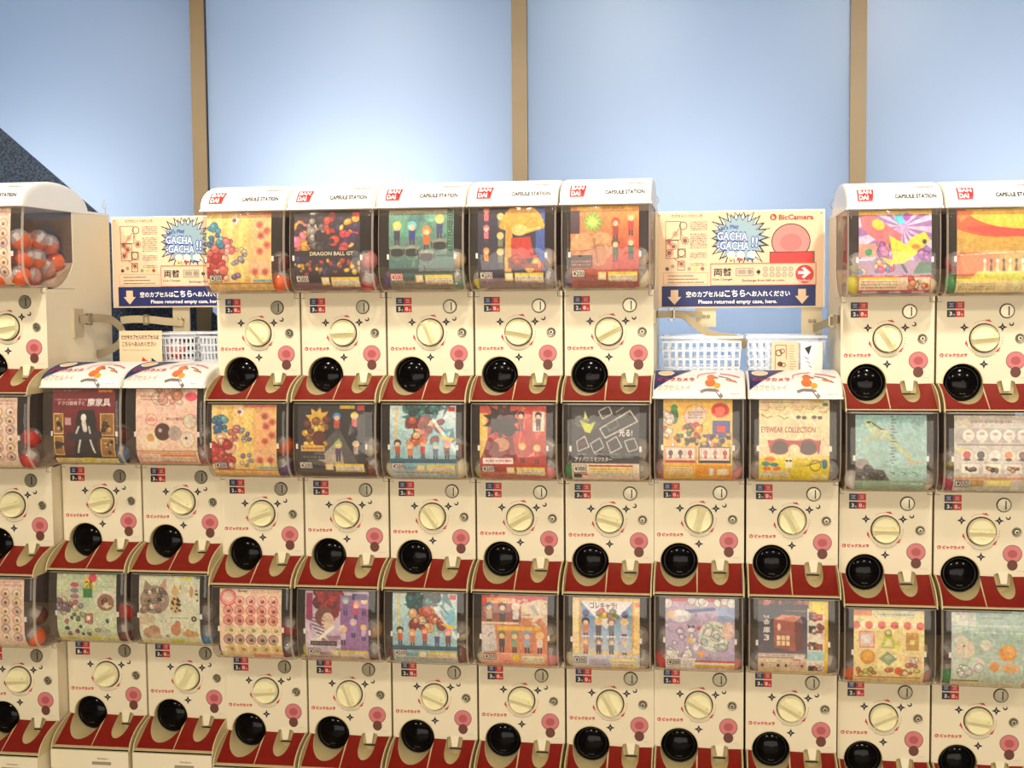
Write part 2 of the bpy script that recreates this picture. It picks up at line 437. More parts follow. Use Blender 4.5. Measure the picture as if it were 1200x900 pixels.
    for k in range(9):
        t = k / 8 * 2 - 1
        hwid = 0.0052 + 0.0055 * t * t; hh = 0.034 * t
        top = -0.026 + 0.006 * t * t
        rows.append([(hh, -0.0105, -hwid - .007), (hh, top + 0.003, -hwid * 0.5), (hh, top, 0), (hh, top + 0.003, hwid * 0.5), (hh, -0.0105, hwid + .003)])
    b.grid(rows)
    b.add(rows[0], [(0, 1, 2, 3, 4)]); b.add(rows[-1], [(4, 3, 2, 1, 0)])
    S['grip'] = b.mesh('knob_grip', True, 50)
    b = MB().use(cmat((226, 214, 90))); b.plate([(0.018, 0.006), (0.023, 0.009), (0.026, 0.006), (0.021, 0.003)], lambda x, z, o: (x, -0.0225, z), 0)
    S['gripmark'] = b.mesh('grip_mark')
    # coin plate
    S['coin'] = MB().use(M['steel']).lathe_y(0, 0, [(0.0185, 0), (0.0185, -0.003), (0.0172, -0.0045), (0.0165, -0.0035), (0.001, -0.0038)], 28).mesh('coin_plate', True, 40)
    S['coinring'] = MB().use(M['dark']).lathe_y(0, 0, [(0.0198, 0), (0.0198, -0.0008), (0.017, -0.0008)], 28).mesh('coin_plate_seat')
    S['slot'] = MB().use(M['dark']).box(-0.0014, 0.0014, -0.0046, -0.003, -0.012, 0.012).mesh('coin_slot')
    S['lock'] = MB().use(M['steel']).lathe_y(0, 0, [(0.0125, 0), (0.0125, -0.003), (0.0105, -0.005), (0.0088, -0.0045), (0.0085, -0.0025), (0.0072, -0.0025), (0.0068, -0.0055), (0.001, -0.0058)], 24).mesh('lock', True, 40)
    b = MB().use(M['dark']).lathe_y(0, 0, [(0.0086, -.0026), (0.0086, -.003), (0.0070, -.003)], 20)
    b.lathe_y(0, 0, [(0.0028, -.0058), (0.0028, -.0062), (0.001, -.0062)], 12)
    S['keyhole'] = b.mesh('keyhole')
    # printed marks
    star = []
    for k in range(8):
        rr = 0.0122 if k % 2 == 0 else 0.0050; a = PI / 2 + k * PI / 4; star.append((rr * math.cos(a), rr * math.sin(a)))
    b = MB().use(M['ink']).plate(star, flat, 0.0004); b.use(M['whiteink']).plate([(x * .18, z * .18) for x, z in star], lambda x, z, o: (x, -0.0004, z), 0)
    S['star'] = b.mesh('star_mark')
    b = MB().use(M['redink'])
    for k in range(4):
        a = math.radians(118 - k * 9); ring_pts(b, 0, 0, 0.0465, 0.0478, a - 0.05, a + 0.02, flat, -0.0003, 2)
    ring_pts(b, 0, 0, 0.0462, 0.0492, math.radians(84), math.radians(70), flat, -0.0003, 4)
    b.plate([(0.0470 * math.cos(math.radians(62)), 0.0470 * math.sin(math.radians(62))), (0.0455 * math.cos(math.radians(78)), 0.0455 * math.sin(math.radians(78))), (0.052 * math.cos(math.radians(74)), 0.052 * math.sin(math.radians(74)))], lambda x, z, o: (x, -0.0004, z), 0)
    S['arrow'] = b.mesh('arrow_mark')
    b = MB().use(M['greyink'])
    for k in range(14):
        a = math.radians(244 + k * 4.6); ring_pts(b, 0, 0, 0.0492, 0.0512, a - 0.028, a + 0.028, flat, -0.0003, 1)
    S['curvedtext'] = b.mesh('curved_small_print')
    b = MB().use(M['ink']); cres = circ(0, 0, 0.0062, 14, a0=math.radians(-120), a1=math.radians(120)) + list(reversed(circ(-0.0016, 0, 0.0038, 14, a0=math.radians(-110), a1=math.radians(110))))
    b.plate(cres, flat, 0.0004); S['crescent'] = b.mesh('crescent_mark')
    b = MB().use(M['redink'])
    b.plate(circ(-0.109, -0.0455, 0.0052, 18), lambda x, z, o: (x, -0.0004, z), 0)
    put_text(b, 'ビックカメラ', -0.100, -0.043, -0.0505, -0.0402, flat, -0.0006, 0.06)
    b.use(M['whiteink']); put_text(b, 'b', -0.1112, -0.1068, -0.0482, -0.0428, flat, -0.0008, 0.02)
    S['logo'] = b.mesh('shop_name_print')
    # plain pink and brown sticker (stand-in), small print beside it
    b = MB().use(M['brown']); F = lambda d: (lambda x, z, o: (x, d, z))
    b.plate(circ(0.081, -0.0600, 0.0252, 26, 0.0245), F(-0.0003), 0)
    b.use(M['pink']).plate(circ(0.081, -0.0595, 0.0238, 26, 0.0228), F(-0.0005), 0)
    b.use(cmat((176, 84, 84), .5)).plate(circ(0.081, -0.0600, 0.0125, 18, 0.0110), F(-0.0007), 0)
    b.use(M['brown']).plate(circ(0.081, -0.0905, 0.0135, 20, 0.0145), F(-0.0009), 0)
    S['sticker'] = b.mesh('pink_sticker')
    b = MB().use(M['greyink']); put_text(b, 'ビックガール', 0.094, 0.111, -0.1075, -0.1045, flat, -0.0006)
    S['smallprint'] = b.mesh('small_print')
    # hinge tabs at the panel's top corners
    b = MB().use(M['cream']).box(0, 0.012, -0.0035, 0, 0, 0.0125).use(M['dark'])
    b.box(0, 0.012, -0.0037, -0.003, -0.0008, 0.0004); b.box(-0.0004, 0.0008, -0.0037, -0.003, 0, 0.0125); b.box(0.0045, 0.0065, -0.0040, -0.003, 0.0055, 0.0075)
    S['hinge'] = b.mesh('hinge_tab')
    S['clip'] = MB().use(M['white']).box(-0.004, 0.004, -0.002, 0.002, -0.007, 0.007).mesh('card_clip')
    # hood
    for kind in (0, 1):
        hh = 0.064 if kind else HHT
        b = MB().use(M['white']); rows = []
        for i, (fx, sh) in enumerate(((-1, 0.84), (-0.995, .93), (-0.975, 0.975), (-0.94, 1.0), (0, 1.0), (0.94, 1.0), (0.975, 0.975), (0.995, .93), (1, 0.84))):
            row = []
            for k in range(17):
                a = PI * k / 16
                row.append((fx * 0.1225, 0.0765 - 0.1985 * (sh if math.cos(a) > 0 else 1) * math.cos(a), HB + hh * sh * math.sin(a) ** 0.85 if math.sin(a) > 1e-6 else HB))
            rows.append(row)
        b.grid(rows); n0 = rows[0]; n1 = rows[-1]
        b.add(n0, [tuple(range(17))]); b.add(n1, [tuple(reversed(range(17)))])
        b.box(-0.1215, 0.1215, 0.19, 0.42, 0.3425, 0.349)
        b.box(-0.1220, 0.1220, -0.118, 0.25, HB - .001, HB + .004)
        S['hood%d' % kind] = b.mesh('hood', True, 45)
    def hood_fn(x, z, off):   # z: 0..1 from the front lip to the crown
        a = z * PI / 2
        return (x, 0.0765 - (0.1985 - off) * math.cos(a), HB + (HHT - off) * math.sin(a) ** 0.85 if z > 0 else HB)
    S['hood_fn'] = hood_fn
    hf = lambda x, z, o: hood_fn(x, z, o)
    b = MB().use(M['redink'])
    HF = lambda d: (lambda x, z, o: hood_fn(x, z, -d))
    for k in range(8):
        za, zb = .12 + .035 * k, .12 + .035 * (k + 1)
        b.add([hood_fn(-0.094 - .0, za, -.0008), hood_fn(-0.056 + .0006 * k, za, -.0008), hood_fn(-0.056 + .0006 * (k + 1), zb, -.0008), hood_fn(-0.094, zb, -.0008)], [(0, 1, 2, 3)])
    b.use(M['whiteink']); put_text(b, 'BAN', -0.090, -0.057, .275, .375, HF(.0018), bold=.04); put_text(b, 'DAI', -0.090, -0.066, .145, .245, HF(.0018), bold=.04)
    S['maker'] = b.mesh('maker_emblem')
    b = MB().use(M['ink']); put_text(b, 'CAPSULE STATION', 0.000, 0.104, .165, .255, HF(.0014), bold=0.025)
    S['hoodtext'] = b.mesh('hood_lettering')
    b = MB().use(M['greyink']); put_text(b, 'Gashapon', 0.058, 0.104, .42, .50, HF(.0014), bold=.01)
    S['hoodscript'] = b.mesh('hood_script')
    # printed hood sheet of the two-high banks
    def low_fn(x, z, off):
        a = z * PI / 2
        return (x, 0.0765 - (0.1985 - off) * math.cos(a), HB + (0.064 - off) * math.sin(a) ** 0.85 if z > 0 else HB)
    b = MB(); g = lambda d: (lambda x, z, o: low_fn(x, z, -d - .0008))
    def curved(pts, m, d):
        b.use(m).plate(pts, g(d), 0)
    for i in range(10):   # blue corner, cut into strips so that it follows the curve
        za, zb = .18 + .074 * i, .18 + .074 * (i + 1)
        wa, wb = max(0, 0.10 * ((za - .18) / .74)) ** 1, 0.10 * ((zb - .18) / .74)
        curved([(-0.118, za), (-0.118 + wa, za), (-0.118 + wb, zb), (-0.118, zb)], M['blueink'], .0006)
    curved(circ(-0.088, .73, 0.022, 18, .12), M['whiteink'], .0009); curved(circ(-0.088, .73, 0.019, 18, .09), cmat((236, 200, 120)), .0011)
    b.use(M['redink']); put_text(b, 'ビックカメラ', -0.108, -0.012, .42, .54, g(.0012), bold=.03)
    b.use(cmat((206, 178, 140))); put_text(b, 'カプセルトイ', -0.108, -0.022, .17, .32, g(.0010), bold=.0)
    def stroke(pts, wd, m, d):
        b.use(m)
        for (x0, z0), (x1, z1) in zip(pts, pts[1:]):
            L = math.hypot(x1 - x0, (z1 - z0) * .12) or 1; nx, nz = -(z1 - z0) * .12 / L * wd / 2, (x1 - x0) / L * wd / 2 / .12
            b.add([g(d)(x0 + nx, z0 + nz, 0), g(d)(x1 + nx, z1 + nz, 0), g(d)(x1 - nx, z1 - nz, 0), g(d)(x0 - nx, z0 - nz, 0)], [(0, 1, 2, 3)])
    P_, O_, G_, D_ = cmat((232, 110, 150)), cmat((232, 120, 50)), cmat((130, 118, 112)), cmat((60, 52, 60))
    stroke([(-0.004, .52), (-0.002, .64), (0.018, .72), (0.046, .76)], .003, P_, .0008)
    stroke([(0.056, .70), (0.080, .66), (0.108, .55)], .004, P_, .0008)
    stroke([(0.052, .60), (0.078, .52), (0.100, .38)], .0022, D_, .0009); stroke([(0.072, .48), (0.096, .42)], .005, O_, .0010)
    stroke([(0.004, .14), (0.020, .19), (0.046, .18)], .008, G_, .0008); stroke([(0.046, .18), (0.060, .02)], .010, G_, .0009)
    curved(circ(0.032, .56, 0.011, 14, .09), O_, .0011); curved(circ(0.030, .38, 0.014, 14, .11), O_, .0011); curved(circ(0.048, .30, 0.009, 12, .07), cmat((240, 170, 60)), .0013)
    stroke([(0.030, .62), (0.050, .52)], .004, cmat((180, 50, 40)), .0014)
    b.use(M['greyink']); put_text(b, 'Capsule Toy', 0.080, 0.105, .07, .11, g(.0008))
    S['hoodsheet'] = b.mesh('hood_artwork')
    return S

def wprof(z):
    h = z - HP1
    if h < 0.062:
        s = 1 - h / 0.062
        return -0.120 + 0.060 * (1 - math.sqrt(max(0, 1 - s * s)))
    return -0.120 + 0.010 * max(0, (h - 0.10) / 0.12) ** 2

S = build_shared()

def price_mesh(d):
    b = MB()
    for zz0, zz1 in ((0.0790, 0.0975), (0.0565, 0.0755)):
        b.use(M['ink']).box(-0.0965, -0.0745, -0.0006, 0, zz0, zz1)
        b.use(M['redink']).box(-0.0745, -0.0520, -0.0006, 0, zz0, zz1)
    b.use(M['blueink'])
    b.box(-0.0955, -0.0755, -0.0007, 0, 0.0800, 0.0965)
    b.use(M['whiteink'])
    for cx in (-0.0855, -0.0632):
        for zc in (0.0925, 0.0842):
            b.box(cx - 0.006, cx + 0.006, -0.0009, 0, zc - 0.0004, zc + 0.0004)
    put_text(b, '100', -0.0900, -0.0812, 0.0868, 0.0902, flat, -0.0010); put_text(b, '500', -0.0676, -0.0588, 0.0868, 0.0902, flat, -0.0010)
    put_text(b, d[0], -0.0905, -0.0835, 0.0605, 0.0710, flat, -0.0010, .03); put_text(b, '枚', -0.0815, -0.0765, 0.0600, 0.0655, flat, -0.0010)
    put_text(b, d[1], -0.0705, -0.0625, 0.0605, 0.0710, flat, -0.0010, .03); put_text(b, '枚', -0.0605, -0.0550, 0.0600, 0.0655, flat, -0.0010)
    return b.mesh('coin_count_sticker')
_pm = {}

# ------------------------------------------------------------------ card painting
NU, NV = 104, 118
class Art:
    def __init__(s, bg, seed=1):
        s.W, s.Hh = NU * 2, NV * 2
        s.a = np.zeros((s.Hh, s.W, 3)); s.a[:] = bg
        s.x = (np.arange(s.W) + .5)[None, :] / s.W; s.y = (np.arange(s.Hh) + .5)[:, None] / s.Hh
        s.asp = 0.186 / 0.212
        s.rg = random.Random(seed)
    def put(s, m, c, al=1.0):
        s.a[m] = s.a[m] * (1 - al) + np.array(c) * al
    def R(s, x0, y0, x1, y1, c, al=1.0):
        s.put((s.x >= x0) & (s.x <= x1) & (s.y >= y0) & (s.y <= y1), c, al)
    def box(s, x0, y0, x1, y1, c, bc, t=.012):
        s.R(x0, y0, x1, y1, bc); s.R(x0 + t, y0 + t, x1 - t, y1 - t, c)
    def E(s, cx, cy, rx, ry, c, rot=0, al=1.0):
        dx = (s.x - cx); dy = (s.y - cy) / s.asp
        if rot: dx, dy = dx * math.cos(rot) + dy * math.sin(rot), -dx * math.sin(rot) + dy * math.cos(rot)
        s.put((dx / rx) ** 2 + (dy / (ry / s.asp)) ** 2 <= 1, c, al)
    def C(s, cx, cy, r, c, al=1.0): s.E(cx, cy, r, r * s.asp, c, al=al)
    def ring(s, cx, cy, r, t, c):
        d = np.sqrt((s.x - cx) ** 2 + ((s.y - cy) / s.asp) ** 2); s.put((d < r) & (d > r - t), c)
    def L(s, x0, y0, x1, y1, w, c, al=1.0):
        ax, ay, bx, by = x0, y0 / s.asp, x1, y1 / s.asp; dx, dy = bx - ax, by - ay; L2 = dx * dx + dy * dy + 1e-9
        px, py = s.x - ax, s.y / s.asp - ay; t = np.clip((px * dx + py * dy) / L2, 0, 1)
        s.put((px - t * dx) ** 2 + (py - t * dy) ** 2 < (w / 2) ** 2, c, al)
    def P(s, pts, c, al=1.0):
        m = np.zeros((s.Hh, s.W), bool); n = len(pts)
        for i in range(n):
            x0, y0 = pts[i]; x1, y1 = pts[(i + 1) % n]
            if y0 == y1: continue
            k = ((y0 > s.y) != (y1 > s.y)) & (s.x < (x1 - x0) * (s.y - y0) / (y1 - y0) + x0)
            m ^= k
        s.put(m, c, al)
    def G(s, c0, c1, x0=0, y0=0, x1=1, y1=1, horiz=False):
        m = (s.x >= x0) & (s.x <= x1) & (s.y >= y0) & (s.y <= y1)
        t = (s.x - x0) / (x1 - x0) + 0 * s.y if horiz else (s.y - y0) / (y1 - y0) + 0 * s.x
        g = np.array(c0)[None, None] * (1 - t[..., None]) + np.array(c1)[None, None] * t[..., None]
        s.a[m] = g[m]
    def blobs(s, n, x0, y0, x1, y1, r0, r1, cols, al=.9):
        for _ in range(n):
            r = s.rg.uniform(r0, r1); a_ = (s.rg.uniform(x0, x1), s.rg.uniform(y0, y1)); ry = r * s.rg.uniform(.5, 1.3); c = s.rg.choice(cols); ro = s.rg.uniform(0, PI)
            s.E(*a_, r + .007, ry + .007, tuple(v * .45 for v in c), ro, al); s.E(*a_, r, ry, c, ro, al); s.E(a_[0] - r * .2, a_[1] - ry * .3, r * .4, ry * .3, tuple(min(255, v * 1.25 + 20) for v in c), ro, .7)
    def shards(s, n, x0, y0, x1, y1, r, cols, al=.9):
        for _ in range(n):
            cx, cy = s.rg.uniform(x0, x1), s.rg.uniform(y0, y1)
            s.P([(cx + s.rg.uniform(-r, r), cy + s.rg.uniform(-r, r)) for _ in range(3)], s.rg.choice(cols), al)
    def T(s, x0, y0, x1, y1, n, c, al=.75):
        h = (y1 - y0) / n
        for i in range(n):
            x = x0
            while x < x1:
                w = s.rg.uniform(.008, .03); s.R(x, y0 + h * (i + .2), min(x + w, x1), y0 + h * (i + .75), c, al * s.rg.uniform(.5, 1)); x += w + s.rg.uniform(.006, .014)
    def burst(s, cx, cy, r0, r1, n, c, rot=0, al=1.0):
        s.P([(cx + (r1 if k % 2 else r0) * math.cos(rot + PI * k / n), cy + (r1 if k % 2 else r0) * s.asp * math.sin(rot + PI * k / n)) for k in range(2 * n)], c, al)
    def toy(s, x, y, k, hair, body, skin=(232, 190, 150), base=None):   # plain toy figurine
        if base: s.E(x, y + .105 * k, .055 * k, .022 * k, base)
        s.R(x - .022 * k, y + .04 * k, x - .004 * k, y + .10 * k, (70, 60, 70)); s.R(x + .004 * k, y + .04 * k, x + .022 * k, y + .10 * k, (70, 60, 70))
        s.P([(x - .03 * k, y - .02 * k), (x + .03 * k, y - .02 * k), (x + .026 * k, y + .05 * k), (x - .026 * k, y + .05 * k)], body)
        s.C(x, y - .055 * k, .040 * k, hair); s.E(x, y - .042 * k, .026 * k, .022 * k, skin)
    def price(s, x, y, red=False):
        s.box(x, y, x + .19, y + .095, (236, 226, 208), (190, 60, 50) if red else (60, 50, 46), .01)
    def foot(s, y=.87, c=(226, 204, 176)):
        s.R(0, y + .045, 1, 1, c, .75); s.box(.40, y - .02, .52, y + .075, (232, 216, 182), (214, 190, 90)); s.box(.55, y - .02, .97, y + .10, (236, 224, 196), (222, 196, 60), .008)
        s.R(.55, y - .02, .97, y + .012, (226, 200, 60)); s.T(.57, y + .02, .95, y + .09, 3, (120, 100, 80)); s.T(.22, y + .01, .38, y + .07, 2, (90, 60, 70)); s.T(.05, y + .075, .9, y + .115, 1, (120, 80, 80))
    def grid(s):
        g = s.a.reshape(NV, 2, NU, 2, 3).mean(axis=(1, 3)) / 255
        rs = np.random.RandomState(s.rg.randrange(9999)); f = np.zeros((NV, NU, 3))
        for n_, am in ((9, .02), (26, .03), (60, .03)):
            q = rs.normal(0, am, (n_, n_, 3)) * .5 + rs.normal(0, am, (n_, n_, 1))
            f += q[(np.arange(NV) * n_ // NV)][:, (np.arange(NU) * n_ // NU)]
        g = np.clip(g * (1 + f), 0, 1) ; g = np.clip(0.42 + (g - 0.42) * 1.14, 0.01, 1)
        return np.where(g <= .04045, g / 12.92, ((g + .055) / 1.055) ** 2.4)

Y_, O_, R_, B_, W_, K_ = (232, 196, 60), (228, 130, 50), (196, 52, 44), (60, 100, 170), (238, 230, 216), (34, 28, 34)
def a_yellow(s):
    s.a[:] = (226, 188, 110)
    for x in (.0, .16, .34, .5, .66, .8): s.R(x, .04, x + .08, .95, (236, 208, 140))
    s.R(.50, .05, .64, .9, (232, 200, 120)); s.R(.66, .05, .98, .62, (228, 178, 120)); s.R(.64, .62, .98, .8, (222, 176, 130))
    s.blobs(26, .02, .45, .30, .85, .03, .08, [(190, 66, 62), (206, 104, 96), (170, 48, 50), (230, 180, 150)]); s.blobs(12, .04, .18, .24, .42, .03, .06, [(70, 140, 160), (60, 110, 150), (110, 170, 170)])
    s.blobs(10, .30, .3, .42, .5, .03, .05, [(200, 110, 110), (220, 160, 150)]); s.blobs(12, .42, .35, .60, .85, .02, .04, [(150, 150, 160), (200, 180, 150), (120, 110, 140)])
    for x, y in ((.82, .16), (.84, .30), (.82, .50), (.93, .24), (.93, .42), (.74, .76), (.9, .76)): s.C(x, y, .06, (204, 130, 100)); s.C(x, y, .035, (176, 84, 72))
    s.P([(.40, .06), (.46, .02), (.5, .1), (.45, .16)], (236, 224, 220)); s.C(.43, .1, .03, (130, 70, 110)); s.R(0, .90, 1, .915, (206, 110, 70)); s.R(.70, .86, 1, .885, (110, 170, 190))
    s.R(.5, .01, 1, .04, (210, 110, 90)); s.price(.04, .79)
def a_dark3(s):
    s.a[:] = (44, 26, 40)
    s.blobs(30, 0, .1, .2, .6, .03, .08, [(190, 60, 90), (220, 120, 140), (60, 30, 50), (210, 150, 60)]); s.blobs(40, .22, .02, .5, .5, .03, .07, [(110, 96, 96), (60, 48, 54), (160, 146, 136), (30, 24, 34)])
    s.blobs(20, .5, .05, .64, .5, .03, .06, [(170, 40, 40), (50, 30, 60), (200, 70, 50)]); s.blobs(26, .66, .1, .95, .5, .03, .07, [(214, 170, 60), (200, 60, 80), (60, 40, 80), (236, 190, 100)])
    s.R(0, .5, 1, .58, (30, 22, 34)); s.blobs(50, 0, .6, 1, .8, .015, .045, [(200, 160, 60), (170, 60, 50), (60, 50, 90), (150, 110, 80), (40, 30, 40)]); s.R(.88, .02, .98, .08, (200, 50, 50)); s.price(.02, .81); s.foot(.86, (150, 110, 120))
def a_green4(s):
    s.G((110, 160, 140), (60, 90, 90)); s.shards(18, 0, 0, 1, .45, .18, [(90, 170, 140), (130, 190, 170), (60, 110, 110)], .5); s.R(0, 0, 1, .05, (160, 150, 120))
    s.R(.9, .0, .98, .6, (40, 80, 70)); s.T(.91, .05, .97, .55, 14, (150, 200, 140))
    for x, y, h, b_ in ((.13, .30, (190, 196, 80), (50, 60, 70)), (.36, .30, (110, 190, 200), (50, 60, 130)), (.58, .36, (220, 140, 60), (210, 110, 40)), (.78, .22, (226, 196, 90), (60, 70, 120))):
        s.toy(x, y, 1.7, h, b_); s.E(x, y + .20, .13, .05, (46, 52, 52)); s.E(x, y + .185, .12, .035, (140, 150, 130)); s.E(x, y + .24, .13, .05, (36, 42, 44)); s.ring(x, y + .24, .11, .012, (120, 130, 110))
    s.R(0, .74, 1, .80, (50, 60, 60)); s.price(.02, .80, True); s.foot(.84, (150, 140, 120))
def a_gold(s):
    s.a[:] = (34, 30, 60); s.shards(12, 0, 0, .4, .8, .15, [(50, 40, 90), (24, 20, 40)]); s.R(.86, 0, 1, .8, (60, 90, 160))
    for y, c in ((.1, (220, 110, 120)), (.32, (214, 110, 130)), (.6, (224, 140, 60))): s.toy(.13, y, 1.2, c, c)
    for y in (.18, .42, .62): s.toy(.34, y, 1.3, (206, 186, 90), (110, 120, 80))
    for k in range(15): a = -2.9 + k * .19; s.L(.66, .3, .66 + .30 * math.cos(a), .3 + .3 * math.sin(a), .09, (214, 160, 60)); s.L(.66, .3, .66 + .27 * math.cos(a + .06), .3 + .27 * math.sin(a + .06), .02, (240, 206, 120))
    s.P([(.42, .2), (.52, .3), (.5, .8), (.40, .8)], (206, 150, 60)); s.E(.62, .28, .12, .07, (236, 190, 110)); s.P([(.5, .38), (.78, .36), (.84, .62), (.5, .66)], (186, 48, 36))
    s.blobs(16, .45, .62, .95, .76, .03, .07, [(180, 60, 40), (220, 160, 80), (120, 40, 40)]); s.R(.45, .70, .9, .755, (120, 30, 30), .7); s.price(.03, .79); s.foot(.83, (180, 160, 150))
def a_tan(s):
    s.G((226, 150, 80), (150, 60, 50)); s.R(0, .06, .14, .34, (70, 40, 60)); s.G((230, 150, 70), (170, 40, 40), .60, .06, 1, .78); s.R(.1, 0, .9, .06, (226, 190, 80)); s.T(.4, .01, .8, .055, 1, R_)
    s.burst(.33, .2, .17, .10, 12, (120, 160, 70)); s.burst(.33, .2, .13, .07, 11, (160, 190, 90), .2); s.E(.33, .2, .06, .04, (190, 210, 100))
    s.E(.30, .50, .34, .19, (184, 132, 90)); s.E(.18, .44, .16, .11, (204, 154, 108)); s.E(.46, .42, .15, .10, (200, 150, 104)); s.E(.42, .60, .12, .14, (176, 120, 80)); s.L(.34, .4, .40, .7, .012, (130, 80, 56)); s.L(.15, .55, .5, .52, .01, (140, 90, 60))
    s.toy(.66, .28, 1.5, (190, 60, 50), (150, 60, 50)); s.toy(.88, .22, 1.5, (230, 170, 80), (190, 60, 50)); s.toy(.66, .54, 1.5, (110, 70, 60), (60, 80, 60)); s.toy(.88, .52, 1.5, (220, 110, 100), (50, 90, 80))
    s.R(0, .60, .32, .76, (70, 30, 40)); s.T(.02, .66, .30, .74, 2, (224, 180, 90)); s.price(.02, .78); s.foot(.83, (170, 110, 110))
def a_lilac(s):
    s.a[:] = (150, 110, 170)
    for k in range(16): a = PI * k / 8; s.P([(.6, .2), (.6 + 1.2 * math.cos(a), .2 + 1.2 * math.sin(a)), (.6 + 1.2 * math.cos(a + .2), .2 + 1.2 * math.sin(a + .2))], (206, 186, 214))
    s.R(0, 0, 1, .05, (226, 180, 60)); s.P([(.02, .08), (.2, .05), (.6, .3), (.56, .46), (.3, .4), (.05, .22)], (226, 110, 120)); s.E(.27, .17, .09, .06, Y_, .5); s.E(.58, .10, .09, .06, (80, 190, 210)); s.E(.66, .08, .05, .05, (170, 70, 180))
    s.R(0, .40, .62, .56, (210, 150, 120), .8); s.C(.14, .5, .05, (50, 150, 90)); s.blobs(8, .24, .4, .5, .56, .04, .08, [(150, 80, 150), (190, 120, 170)]); s.R(0, .60, 1, .78, (160, 130, 160)); s.blobs(14, 0, .62, .5, .74, .03, .05, [(70, 110, 180), (190, 50, 110), (220, 170, 110)])
    s.P([(.42, .30), (.66, .42), (.70, .34), (.9, .26), (.98, .36), (.8, .52), (.62, .64), (.48, .64)], (204, 206, 60)); s.P([(.30, .56), (.50, .60), (.46, .68)], (214, 196, 60)); s.E(.82, .40, .09, .07, (226, 200, 70)); s.E(.90, .38, .03, .03, (60, 50, 40)); s.E(.78, .44, .06, .03, (226, 130, 60)); s.blobs(5, .8, .5, .95, .62, .04, .07, [(150, 90, 160)])
    s.L(.6, .66, .66, .74, .04, (40, 70, 70)); s.P([(.74, .76), (.84, .62), (1, .64), (1, .76)], (60, 110, 80)); s.box(.0, .79, 1, .97, (238, 214, 180), (210, 70, 50), .014); s.T(.04, .84, .54, .94, 3, (120, 90, 80)); s.R(.03, .80, .54, .83, Y_); s.blobs(12, .62, .82, .96, .94, .02, .05, [(214, 80, 60), (238, 160, 120), (240, 220, 190)])
def a_umbrella(s):
    s.a[:] = (196, 156, 60); s.G((200, 160, 60), (190, 150, 80)); s.E(.62, -.10, .95, .44, (216, 90, 40)); s.E(.9, -.06, .8, .30, (236, 190, 60)); s.P([(.02, .02), (.25, .02), (.05, .16)], (240, 130, 70)); s.E(.62, .27, .5, .05, (196, 70, 60), .1)
    s.R(0, .52, .42, .80, (204, 96, 50)); s.P([(.05, .56), (.22, .50), (.6, .55), (.52, .7), (.1, .78)], (216, 120, 60)); s.L(0, .55, .9, .51, .008, W_)
    for k in range(8): s.P([(.36 + k * .085, .76), (.385 + k * .085, .60), (.41 + k * .085, .76)], (90, 40, 60) if k % 2 else (220, 200, 160)); s.E(.385 + k * .085, .62, .02, .025, (60, 36, 50) if k % 2 else W_)
    s.P([(.16, .86), (.3, .74), (1, .74), (1, .86)], (206, 204, 90)); s.R(0, .85, 1, 1, (232, 216, 160)); s.T(.05, .88, .55, .97, 3, (150, 120, 70)); s.R(.0, .83, .55, .85, (236, 220, 60))
def a_discs(s, cols=((186, 156, 122), (204, 172, 146), (168, 140, 126)), bg=(232, 204, 186)):
    s.a[:] = bg; s.T(.05, .03, .95, .11, 2, (190, 120, 110))
    for j in range(6):
        for i in range(5):
            x, y = .12 + i * .19, .2 + j * .125; c = cols[(i + j * 2) % len(cols)]; s.C(x, y, .075, c); s.C(x, y, .055, tuple(min(255, v + 50) for v in c)); s.C(x + s.rg.uniform(-.01, .01), y + .01, .028, tuple(int(v * .7) for v in c))
    s.R(0, .93, 1, 1, (236, 214, 180))
def a_throne(s):
    s.G((150, 36, 40), (60, 24, 34)); s.R(0, .0, 1, .28, (120, 28, 44)); s.T(.0, .01, .45, .05, 1, (210, 190, 170)); s.box(.72, .01, .95, .05, Y_, (200, 60, 50)); s.T(.05, .12, .6, .17, 1, (230, 210, 200))
    for x0, y0, x1, y1 in ((.02, .32, .18, .60), (.02, .62, .18, .88), (.76, .32, .98, .62), (.76, .64, .98, .9)): s.box(x0, y0, x1, y1, (150, 110, 60), (214, 184, 110), .016); s.blobs(6, x0 + .04, y0 + .05, x1 - .04, y1 - .05, .02, .035, [(60, 40, 30), (190, 150, 90), (90, 60, 40)])
    s.R(.2, .38, .3, .48, (190, 150, 150)); s.P([(.38, .4), (.42, .28), (.66, .28), (.70, .4), (.72, .9), (.34, .9)], (34, 26, 32)); s.P([(.24, .58), (.78, .56), (.78, .66), (.24, .68)], (50, 40, 50)); s.R(.3, .88, .76, .92, (40, 34, 40))
    s.L(.50, .44, .52, .54, .07, (220, 216, 200)); s.E(.50, .38, .045, .05, (228, 224, 210)); s.L(.42, .5, .38, .58, .03, (200, 196, 186)); s.L(.58, .5, .60, .58, .03, (200, 196, 186)); s.L(.44, .68, .40, .84, .03, (214, 210, 200)); s.L(.6, .68, .66, .84, .03, (214, 210, 200))
    s.R(0, .92, 1, 1, (230, 214, 150)); s.R(.45, .915, .62, .96, (226, 206, 60)); s.T(.06, .94, .4, .99, 2, (150, 120, 60))
